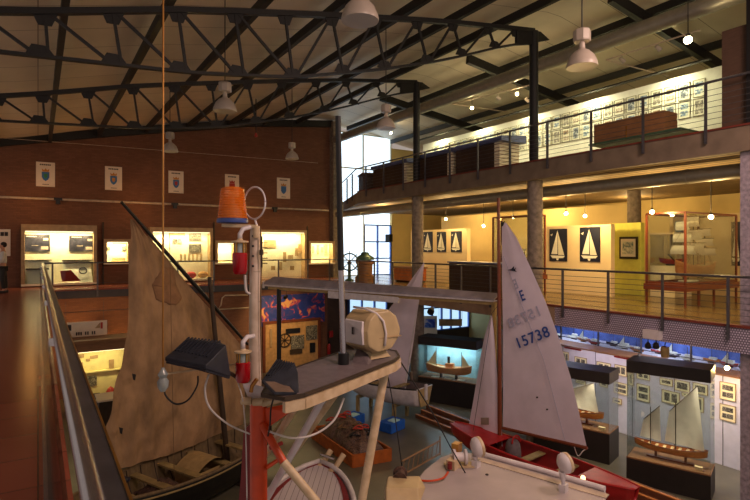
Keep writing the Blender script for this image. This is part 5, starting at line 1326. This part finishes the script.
# ---- boat with the pale cabin roof (lower middle)
zr_ = -1.3
pr = [(407,520),(404,496),(424,470),(440,457),(455,452),(472,452.5),(540,471),(606,490.5),(606,512)]
poly = [PZ(x, y, zr_) for x, y in pr]; poly = [(p.x, p.y) for p in poly]+[(4.35,2.85),(3.35,3.6)]
if sum(poly[i][0]*poly[(i+1)%len(poly)][1]-poly[(i+1)%len(poly)][0]*poly[i][1] for i in range(len(poly))) < 0: poly = poly[::-1]
cx_ = sum(p[0] for p in poly)/len(poly); cy_ = sum(p[1] for p in poly)/len(poly)
ins = lambda k: [(cx_+(p[0]-cx_)*k, cy_+(p[1]-cy_)*k) for p in poly]
r, fn, Mi = boat('motor_boat', 'motor boat with a broad pale cabin roof carrying two white searchlights', (4.75, 4.15), math.atan2(.937,-.35), 4.3, 2.3, 1.3, G+.06, 'white_paint', 'old_wood', 'cream_paint', False, .8, .15, .04)
MB().prism(poly, zr_-.06, zr_).xf(Mi).build('cabin_roof', 'deck_grey', r, bevel=.02)
MB().prism(ins(.9), G+.8, zr_-.06).xf(Mi).build('cabin', 'cream_paint', r)
far = [PZ(x, y, zr_) for x, y in ((474,454),(540,472),(605,491.5))]
MB().tube([p+Vector((0,0,.03)) for p in far], .035, 10).xf(Mi).build('roof_rail', 'white_paint', r, smooth=1)
MB().bar(far[0]+Vector((-.1,-.1,.005)), far[2]+Vector((-.1,-.1,.005)), .12, .012).xf(Mi).build('roof_trim', 'pipe_cream', r)
q = PZ(487, 475, zr_); MB().lathe([(.02,0),(.02,.012)], q, 10).xf(Mi).build('roof_plug', 'ink', r)
def searchlight(label, px, py, pb, s):
    Zb = FOC*(EYE-zr_-.05)/(pb-247); q = PD(px-2, pb, Zb); c = PD(px, py, Zb)
    t = thing('searchlight', label, 'searchlight', q)
    ax = Vector((cs*.75+sn*.2, -sn*.75+cs*.2, .12)).normalized()
    MB().lathe([(.02,-.09),(.09,-.075),(.125,-.045),(.135,-.005),(.125,.005)], c, 24, ax).xf(Matrix.Translation(c)@Matrix.Diagonal((s,s,s,1))@Matrix.Translation(-c)).build('shell', 'white_paint', t, smooth=1)
    MB().lathe([(.13,.005),(.135,.015),(.13,.045),(.12,.05)], c, 24, ax).xf(Matrix.Translation(c)@Matrix.Diagonal((s,s,s,1))@Matrix.Translation(-c)).build('bezel', 'cream_paint', t, smooth=1)
    MB().lathe([(.115,.042),(.06,.058),(.01,.062)], c, 20, ax).xf(Matrix.Translation(c)@Matrix.Diagonal((s,s,s,1))@Matrix.Translation(-c)).build('lens', 'canvas', t, smooth=1)
    MB().tube([c-ax*.05-Vector((0,0,.1*s)), q+Vector((0,0,.03))], [.045*s,.022], 10).build('neck', 'white_paint', t, smooth=1)
    MB().cbox(q+Vector((0,0,-.005)), (.1,.08,.09), .3).build('base', 'white_paint', t)
searchlight('white searchlight on cabin roof edge, beside the winch', 478, 447, 463, .98)
searchlight('white searchlight on cabin roof edge, farther from the winch, below the boom end', 565.5, 463, 487, .9)
q = PZ(460, 466, zr_); t = thing('deck_winch', 'cream winch with drum and brass lamp on the cabin roof', 'winch', q)
MB().lathe([(.1,-.09),(.1,-.06),(.06,-.05),(.06,.05),(.1,.06),(.1,.09)], q+Vector((0,0,.12)), 18, (.8,-.5,0)).build('drum', 'housing_white', t, smooth=1)
MB().cbox(q+Vector((-.12,0,.06)), (.16,.12,.12), .4).build('gearbox', 'cream_paint', t); MB().cbox(q+Vector((0,.0,.012)), (.4,.16,.02), -.5).build('bed', 'cream_paint', t)
MB().cbox(q+Vector((.05,.12,.2)), (.12,.1,.12), .4).build('lamp_box', 'brass_edge', t); MB().lathe([(.03,0),(.03,.08)], q+Vector((-.22,-.05,.03)), 10).build('post', 'dark_red', t)
# lattice ramp, float, cable drum on the near end
t = thing('lattice_rail', 'rusty lattice guard rail at the edge of the pale cabin roof', 'guard rail', PZ(425,470,zr_))
a, b = PZ(402, 477, zr_)+Vector((0,0,.0)), PZ(440, 455, zr_)+Vector((0,0,.0))
for z in (.02, .2): MB().tube([a+Vector((0,0,z)), b+Vector((0,0,z))], .012, 8).build('rail_bar', 'rope', t)
for k in range(9): p = a.lerp(b, k/8); MB().tube([p+Vector((0,0,.02)), a.lerp(b, min(1,(k+.5)/8))+Vector((0,0,.2))], .006, 5).build('lattice_bar', 'rope', t)
MB().tube([b, b+Vector((0,0,.26))], .012, 6).build('end_post', 'rope', t)
cable('orange hose curving over the edge of the pale cabin roof', [(417,480,6.55),(430,481,6.5),(443,478,6.55),(448,472,6.7)], .014, 'orange_paint', 'hose', 'hose')
q = PZ(400, 484, zr_)
t = thing('rope_drum', 'small dark rope drum at the near corner of the cabin roof', 'rope drum', q)
MB().lathe([(.09,-.1),(.09,-.08),(.065,-.07),(.065,.07),(.09,.08),(.09,.1)], q+Vector((0,0,.09)), 16, (.6,.8,0)).build('drum', 'net', t, smooth=1)
MB().lathe([(.05,0),(.05,.16)], q+Vector((-.06,-.03,-.03)), 10).build('post', 'dark_wood', t)
q = PZ(405, 497, zr_)
t = thing('foam_float', 'cream angular foam float lying on the near corner of cabin roof', 'float', q)
hullpts('body', [PZ(384,494,zr_),PZ(388,486,zr_)+Vector((0,0,.12)),PZ(420,484,zr_)+Vector((0,0,.1)),PZ(426,490,zr_)+Vector((0,0,.03)),PZ(420,505,zr_),PZ(386,508,zr_),PZ(386,500,zr_)+Vector((0,0,.14)),PZ(418,497,zr_)+Vector((0,0,.1))], 'housing_cream', t, bevel=.015)

# ---- long grey beam across the middle of the hall
def Zb_(px, k=0):
    f = (px-262)/(497-262); return 1/((1-f)/20.5+f/14.4)+k
t = thing('long_spar', 'long grey and white channel beam carried across the hall on posts', 'spar', PD(262,282,Zb_(262)))
def strip(name, L_, R_, m):
    P = [PD(x, y, Zb_(x, k)) for x, y, k in L_]+[PD(x, y, Zb_(x, k)) for x, y, k in R_]; hullpts(name, P, m, t)
strip('top_panel', ((274,276.5,.35),(263,282.5,0),(263,284.5,0),(274,279,.35)), ((498,293,.3),(494,299.5,0),(494,300.8,0),(498,296,.3)), 'spar_grey')
strip('white_lip', ((263,284.5,-.03),(263,286,-.03),(274,285,.3),(274,284.5,.3)), ((494,300.8,-.03),(494,302,-.03),(498,300,.25),(498,301,.25)), 'white_paint')
strip('lower_channel', ((268,286.5,.08),(268,289,.08),(276,288,.3),(276,287,.3)), ((494,302.3,.08),(494,305,.08),(498,304,.25),(498,302.5,.25)), 'canvas')
strip('white_tray', ((328,291,-.06),(328,298,-.06),(336,292,.2),(336,297,.2)), ((398,297,-.06),(398,303,-.06),(400,298,.2),(400,302,.2)), 'white_paint')
MB().bar(PD(263.5,281,Zb_(263)), PD(263.5,288,Zb_(263)), .06).build('end_fitting', 'white_paint', t)
q = PD(279, 289, Zb_(279, .15)); MB().tube([q, Vector((q.x,q.y,G))], .085, 12).build('support_post', 'black_paint', t)
q = PD(494, 303, Zb_(494, .12)); MB().tube([q, Vector((q.x,q.y,G))], .07, 12).build('support_post', 'canvas', t)

# ================================================================== LAMPS, PERSON, SMALL THINGS
def highbay(label, px, py, Z, s=1.0):
    c = PD(px, py, Z); t = thing('high_bay_lamp', label, 'pendant lamp', c)
    k = .245*s
    MB().lathe([(k,-.12*s),(k*1.02,-.10*s),(k*.97,-.04*s),(k*.8,.06*s),(k*.5,.14*s),(k*.22,.18*s),(k*.18,.21*s)], c, 28).build('reflector', 'lamp_white', t, smooth=1)
    MB().lathe([(k*.93,-.112*s),(k*.6,-.1*s),(.01,-.09*s)], c, 24).build('inner_glass', 'lamp_inner', t, smooth=1)
    MB().lathe([(.05*s,.2*s),(.045*s,.3*s)], c, 12).build('neck', 'lamp_white', t)
    MB().lathe([(.13*s,.3*s),(.14*s,.32*s),(.14*s,.48*s),(.12*s,.5*s)], c, 8).build('ballast_box', 'lamp_white', t)
    zt = roof(c.x)+.47
    MB().tube([c+Vector((0,0,.5*s)), Vector((c.x,c.y,zt))], .012, 6).build('suspension', 'black_cable', t)
highbay('big domed pendant lamp nearest the top edge, before the near truss', 360, 12, 7.0)
highbay('domed pendant lamp hanging between the two roof trusses over the tan sail', 225, 106, 11.3)
highbay('domed pendant lamp hanging beside the steel column and big air duct', 582, 60, 8.8)
highbay('domed pendant lamp hanging in front of the bright upper window', 386, 124, 14.0, 1.0)
highbay('small far domed lamp before brick wall, beside the golden aerial', 170, 148, 17.0)
highbay('small far domed lamp before the brick wall above the last crest poster', 292, 156, 20.0)
a = PD(256, 137, 20); t = thing('hanging_cable', 'thin dark cable ending in a small red plug before brick wall', 'cable', a)
MB().tube([a, Vector((a.x,a.y,roof(a.x)+.1))], .02, 6).build('cord', 'black_cable', t); MB().lathe([(.05,0),(.06,.05),(.03,.15)], a, 10).build('plug', 'crest_red', t)
tag(MB().tube([PY(2,138,25.1), PY(120,147,25.1), PY(318,163,25.1)], .01, 5).build('tension_wire', 'pipe_cream'), 'thin straight wire crossing the brick wall above the posters', 'wire')

def bulbspot(label, px, py, X=None, Y=None, Z=None, e=12, col=WARM, ceil=None, target=None, spot=True, s=.045, name='track_spotlight', group=None):
    c = PX(px, py, X) if X else PY(px, py, Y) if Y else PD(px, py, Z)
    t = thing(name, label, 'spotlight', c, group)
    tc_ = Vector((0,0,EYE))-c; d = (tc_.normalized()+Vector((0,0,-.45))).normalized() if target else Vector((-.3,-.3,-1)).normalized()
    MB().lathe([(s*.9,-s*3.2),(s*1.0,-s*3),(s*1.3,-s*.3),(s*1.35,0),(s*1.2,0)], c, 14, d).build('housing', 'black_paint', t, smooth=1)
    MB().lathe([(s*1.1,0),(s*1.0,s*.4),(s*.1,s*.6)], c, 12, d).build('bulb', 'bulb', t)
    if ceil: MB().tube([c-d*s*2, Vector((c.x-d.x*s*2, c.y-d.y*s*2, ceil))], .01, 6).build('stem', 'black_paint', t)
    lamp('POINT', c+d*(s*2.5), e, col, size=.05, name='spot_light')
    return t
zc = F2-.5
mids = [(446,219,15.0,'nearest above the three small yacht posters'),(483.5,226,15.2,'smaller, between the small posters and the numbered sail'),(566,213.5,14.3,'above the first large yacht poster'),(585,216,15.0,'between the two large yacht posters'),(652,212,14.0,'at the corner of the mahogany case'),(711,217,13.8,'above the ship model, near the granite pier'),(513,217,15.6,'behind the mast top of the numbered dinghy')]
for px, py, X, lb in mids:
    bulbspot('small lit ceiling spotlight in middle gallery, '+lb, px, py, X=X, e=80, ceil=zc, col=(255,212,140), target=(XQ+.3, PX(px,py,X).y, 1.3), s=.048)
# more middle gallery ceiling light beyond the direct view
for (x, y) in ((13.6, 3.5),(17.5,5.2),(17.2,14.5),(16.6,19.0),(13.4,20.5),(19.5,12.0)):
    lamp('POINT', (x, y, zc-.45), 85, (255,212,140), size=.08, name='ceiling_spot_light')
tops = [(472,108,14.0,'nearest the top gallery column, lower one'),(517,94,14.0,'beside the top gallery column'),(688,40,12.35,'bright, high above the picture wall'),(391,133,15.5,'by the upper window')]
for px, py, X, lb in tops:
    c = PX(px, py, X)
    bulbspot('small lit track spotlight in top gallery, '+lb, px, py, X=X, e=22 if px != 688 else 30, ceil=roof(X)+.0, col=(255,226,170), target=(XP, c.y, F2+1), s=.05 if px != 688 else .075)
# track rails
tag(MB().tube([PX(606,60,13.6), PX(700,30,13.6)], .02, 6).build('lighting_track', 'pipe_cream'), 'thin white lighting track under the air duct, above the picture wall', 'lighting track')
tag(MB().tube([PX(606,60,13.6), PY(668,76,PX(606,60,13.6).y)], .02, 6).build('lighting_track', 'pipe_cream'), 'thin white lighting track crossing towards the picture wall, below the duct', 'lighting track')
tag(MB().tube([PX(452,104,13.8), PX(530,85,13.8)], .02, 6).build('lighting_track', 'pipe_cream'), 'thin white lighting track running beside the top gallery column', 'lighting track')
tag(MB().tube([PX(452,104,13.8), PY(522,114,PX(452,104,13.8).y)], .02, 6).build('lighting_track', 'pipe_cream'), 'thin white lighting track crossing towards the wall behind the column', 'lighting track')
for (px, py, X, lb) in ((622,60,13.7,'unlit, at the corner of the lighting track'),(658,48,13.7,'unlit, midway along the lighting track'),(498,98,13.9,'unlit, between the two lit ones near the column'),(527,100,14.4,'unlit, just beside the steel column')):
    c = PX(px, py, X); t = thing('track_spotlight', 'small white track spotlight, '+lb, 'spotlight', c)
    MB().lathe([(.05,-.08),(.06,.06),(.07,.08)], c, 12, (.8,-.2,-.5)).build('housing', 'lamp_white', t, smooth=1); MB().tube([c, c+Vector((0,0,.14))], .012, 6).build('stem', 'lamp_white', t)
# emergency twin lamp on the gallery edge
a = PX(645, 329, XG-.1); b = PX(661, 340, XG-.1)
t = thing('emergency_light', 'white box with two black lamp heads hung from the gallery edge', 'emergency light', (XG-.1, (a.y+b.y)/2, b.z))
MB().box((XG-.2,b.y,b.z),(XG-.03,a.y,a.z)).build('box', 'housing_white', t)
for px in (648, 656):
    q = PX(px, 345.5, XG-.12); MB().lathe([(.05,-.06),(.07,0),(.07,.05)], q, 12, (-.5,-.3,-.6)).build('lamp_head', 'black_paint', t, smooth=1); MB().tube([q, Vector((q.x,q.y,b.z))], .012, 6).build('stem', 'black_paint', t)
t = thing('round_bracket', 'pale cylindrical canister hung beside the twin emergency lamp', 'canister', PX(665,350,XG+.3))
q = PX(665, 352, XG+.3); MB().lathe([(.08,-.12),(.09,0),(.09,.12)], q, 14).build('body', 'canvas', t, smooth=1); MB().tube([q+Vector((0,0,.1)), Vector((q.x,q.y,-.545))], .012, 6).build('stem', 'post_steel', t)
bulbspot('bright wall-washing spotlight beside the granite pier, above the photographs', 727, 368, X=14.4, e=45, ceil=-.545, col=(255,206,120), target=(15.1, PX(727,368,14.4).y-.1, -2.6), s=.05)
bulbspot('lit spotlight between the two hooded cases', 639, 357, X=14.2, e=14, ceil=-.545, col=(255,206,120), target=(15.1, PX(639,357,14.2).y, -2.6), s=.04)
bulbspot('small lit spotlight below the hanging cream sign', 100, 337, Y=22.0, e=60, col=(255,190,110), target=(PY(100,330,22.4).x, 22.9, -.6), s=.05)
# spot lights under the gallery, no fitting built, washing the lower picture wall
for y in (5.0, 7.6, 10.2): lamp('SPOT', (13.6, y, -.62), 150, (235, 218, 232), (XW, y, -2.6), .1, 110, .8, 'wall_wash_light')
# black and small wall speaker near window
q = PY(389, 238, 25.2); t = thing('wall_speaker', 'small dark loudspeaker beside the yellow wall near the window', 'loudspeaker', q)
MB().cbox(q, (.3,.3,.42), .3).build('cabinet', 'dark_steel', t); MB().bar(q, q+Vector((.1,.35,.1)), .05).build('bracket', 'dark_steel', t)
q = PD(431, 311, 16.5); t = thing('ceiling_camera', 'small black lamp head under the gallery beside the blue-lit window', 'lamp', q)
MB().lathe([(.08,-.1),(.11,.0),(.11,.08)], q, 12, (-.5,-.4,-.3)).build('head', 'black_paint', t, smooth=1); MB().tube([q, Vector((q.x,q.y,-.545 if q.x > XG else -.3))], .015, 6).build('stem', 'black_paint', t)

# person by the end wall
pc = PZ(3.2, 293, 0); pc.z = 0
pr_ = thing('person', 'person in a pale long-sleeved shirt and dark trousers standing by the wall poster', 'person', pc)
def skin_mesh(name, verts, edges, rads, m, sub=2):
    me = bpy.data.meshes.new(name); me.from_pydata([Vector(v) for v in verts], edges, []); me.update()
    o = bpy.data.objects.new(name, me); COL.objects.link(o); me.materials.append(MATS[m]); o.parent = pr_
    sk = o.modifiers.new('skin', 'SKIN'); 
    if not me.skin_vertices:
        bm = bmesh.new(); bm.from_mesh(me); bm.verts.layers.skin.verify(); bm.to_mesh(me); bm.free()
    for i, v in enumerate(me.skin_vertices[0].data):
        rr = rads[i]; v.radius = rr if isinstance(rr, tuple) else (rr, rr); v.use_root = (i == 0)
    sk.use_smooth_shade = True; s2 = o.modifiers.new('sub', 'SUBSURF'); s2.levels = sub; s2.render_levels = sub
    return o
V = [(0,0,.95),(0,.0,1.2),(0,0,1.42),(0,0,1.5),(0,-.015,1.56),(0,-.02,1.64),(0,-.01,1.71),
     (.18,0,1.4),(.24,-.02,1.14),(.22,-.2,.98),(.21,-.27,.95),(-.18,0,1.4),(-.24,.0,1.14),(-.24,-.05,.9),(-.24,-.07,.83),
     (.09,0,.88),(.1,-.02,.5),(.1,.02,.09),(.1,-.13,.04),(-.09,0,.88),(-.1,.04,.5),(-.1,.08,.09),(-.1,-.07,.04)]
Ed = [(0,1),(1,2),(2,3),(3,4),(4,5),(5,6),(2,7),(7,8),(8,9),(9,10),(2,11),(11,12),(12,13),(13,14),(0,15),(15,16),(16,17),(17,18),(0,19),(19,20),(20,21),(21,22)]
Rd = [(.13,.1),(.12,.09),(.13,.08),.05,.06,(.075,.09),(.06,.075),.055,.042,.034,.03,.055,.042,.034,.03,.085,.06,.042,.035,.085,.06,.042,.035]
skin_mesh('body', V, Ed, Rd, 'skin')
for s_ in (-1, 1):   # five separate fingers on each hand
    base = Vector((.21,-.3,.94)) if s_ > 0 else Vector((-.24,-.08,.79))
    d0 = Vector((0,-.8,-.35)).normalized() if s_ > 0 else Vector((0,-.1,-1))
    for k in range(5):
        side = Vector((1,0,0)); ln = (.06,.075,.082,.075,.055)[k]; off = (k-2)*.018
        dr = (d0+side*(-.6*s_ if k == 0 else 0)).normalized()
        p = base+side*off*(-s_)*-1; MB().tube([p-dr*.01+pc, p+dr*ln*.6+pc, p+dr*ln+Vector((0,0,-.012))+pc], [.009,.0085,.007], 7).build('finger', 'skin', pr_, smooth=2)
skin_mesh('shirt', [V[0],V[1],(0,0,1.4),(.17,0,1.4),(.24,-.02,1.14),(.222,-.18,.99),(-.17,0,1.4),(-.24,0,1.14),(-.24,-.045,.93)], [(0,1),(1,2),(2,3),(3,4),(4,5),(2,6),(6,7),(7,8)],
    [(.165,.125),(.15,.115),(.15,.1),.078,.062,.05,.078,.062,.05], 'shirt')
skin_mesh('trousers', [(0,0,.93),(.09,0,.86),(.1,-.02,.5),(.1,.02,.13),(-.09,0,.86),(-.1,.04,.5),(-.1,.08,.13)], [(0,1),(1,2),(2,3),(0,4),(4,5),(5,6)], [(.14,.11),.105,.08,.062,.105,.08,.062], 'trousers')
MB().ball(pc+Vector((0,.015,1.68)), .1, 12, (.88,1.0,1.0)).build('hair', 'hair', pr_, smooth=2)
MB().ball(pc+Vector((0,-.035,1.635)), .088, 12, (.82,.9,1.15)).build('face', 'skin', pr_, smooth=2)
MB().ball(pc+Vector((0,-.12,1.63)), .016, 8, (.8,1.2,1.4)).build('nose', 'skin', pr_, smooth=2)
for s_ in (-1, 1):
    MB().ball(pc+Vector((s_*.03,-.105,1.655)), .01, 6).build('eye', 'hair', pr_); MB().ball(pc+Vector((s_*.076,-.02,1.635)), .02, 8, (.4,.8,1.3)).build('ear', 'skin', pr_, smooth=2)
    MB().cbox(pc+Vector((s_*.1,-.04 if s_ > 0 else .02,.045)), (.09,.26,.085)).build('shoe', 'black_paint', pr_, bevel=.02)
MB().cbox(pc+Vector((0,-.115,1.59)), (.05,.012,.012)).build('mouth', 'crest_red', pr_)

pr_.rotation_euler = (0, 0, -PI/2)
lamp('SPOT', (8.6, 20.2, -.6), 280, (255,214,150), (9.2, 23, -2.0), .1, 75, .8, 'board_fill_light')  # added spot to brighten the tool board; the spotlight body below is added too
MB_s = thing('track_spotlight', 'added black spotlight body hanging before the tan tool board', 'spotlight', (8.6, 20.4, -.5)); MB().lathe([(.05,-.1),(.08,.05),(.08,.1)], (8.6,20.35,-.45), 12, (0,.8,-.4)).build('housing', 'black_paint', MB_s); MB().tube([(8.6,20.3,-.45),(8.6,20.3,-.2),(8.6,22.9,-.2)], .012, 6).build('arm', 'black_paint', MB_s)
o = MB().tube([PY(*p, 22.98) for p in ((249,307.5),(218,309.5),(221,305),(222,298),(225,295.5),(248,295))], .03, 8).build('conduit_loop', 'pipe_cream', smooth=2)
tag(o, 'thin cream conduit loop on the lower brick wall beside the cream mast', 'conduit')
lamp('POINT', PY(97, 340, 20.7), 9, (255,206,130), size=.05, name='sign_fill_light')  # added point light in front of the sign to brighten it, no fitting
# added unseen area lights under the roof, filling the hall from the camera end
for (x, y, z, e) in ((4.0, .5, 5.0, 200),(8.5, 2.0, 5.6, 220)):
    lamp('AREA', (x, y, z), e, (255, 214, 196), (x+1.2, y+5, -1.5), name='hall_fill_light', sx=1.2, sy=1.2)
# warm point lights off the brick end wall, no fitting built
for px in (30, 140, 250): 
    q = PY(px, 214, YW-1.0); lamp('POINT', (q.x, YW-1.2, 3.4), 14, WARM2, size=.1, name='wall_light')
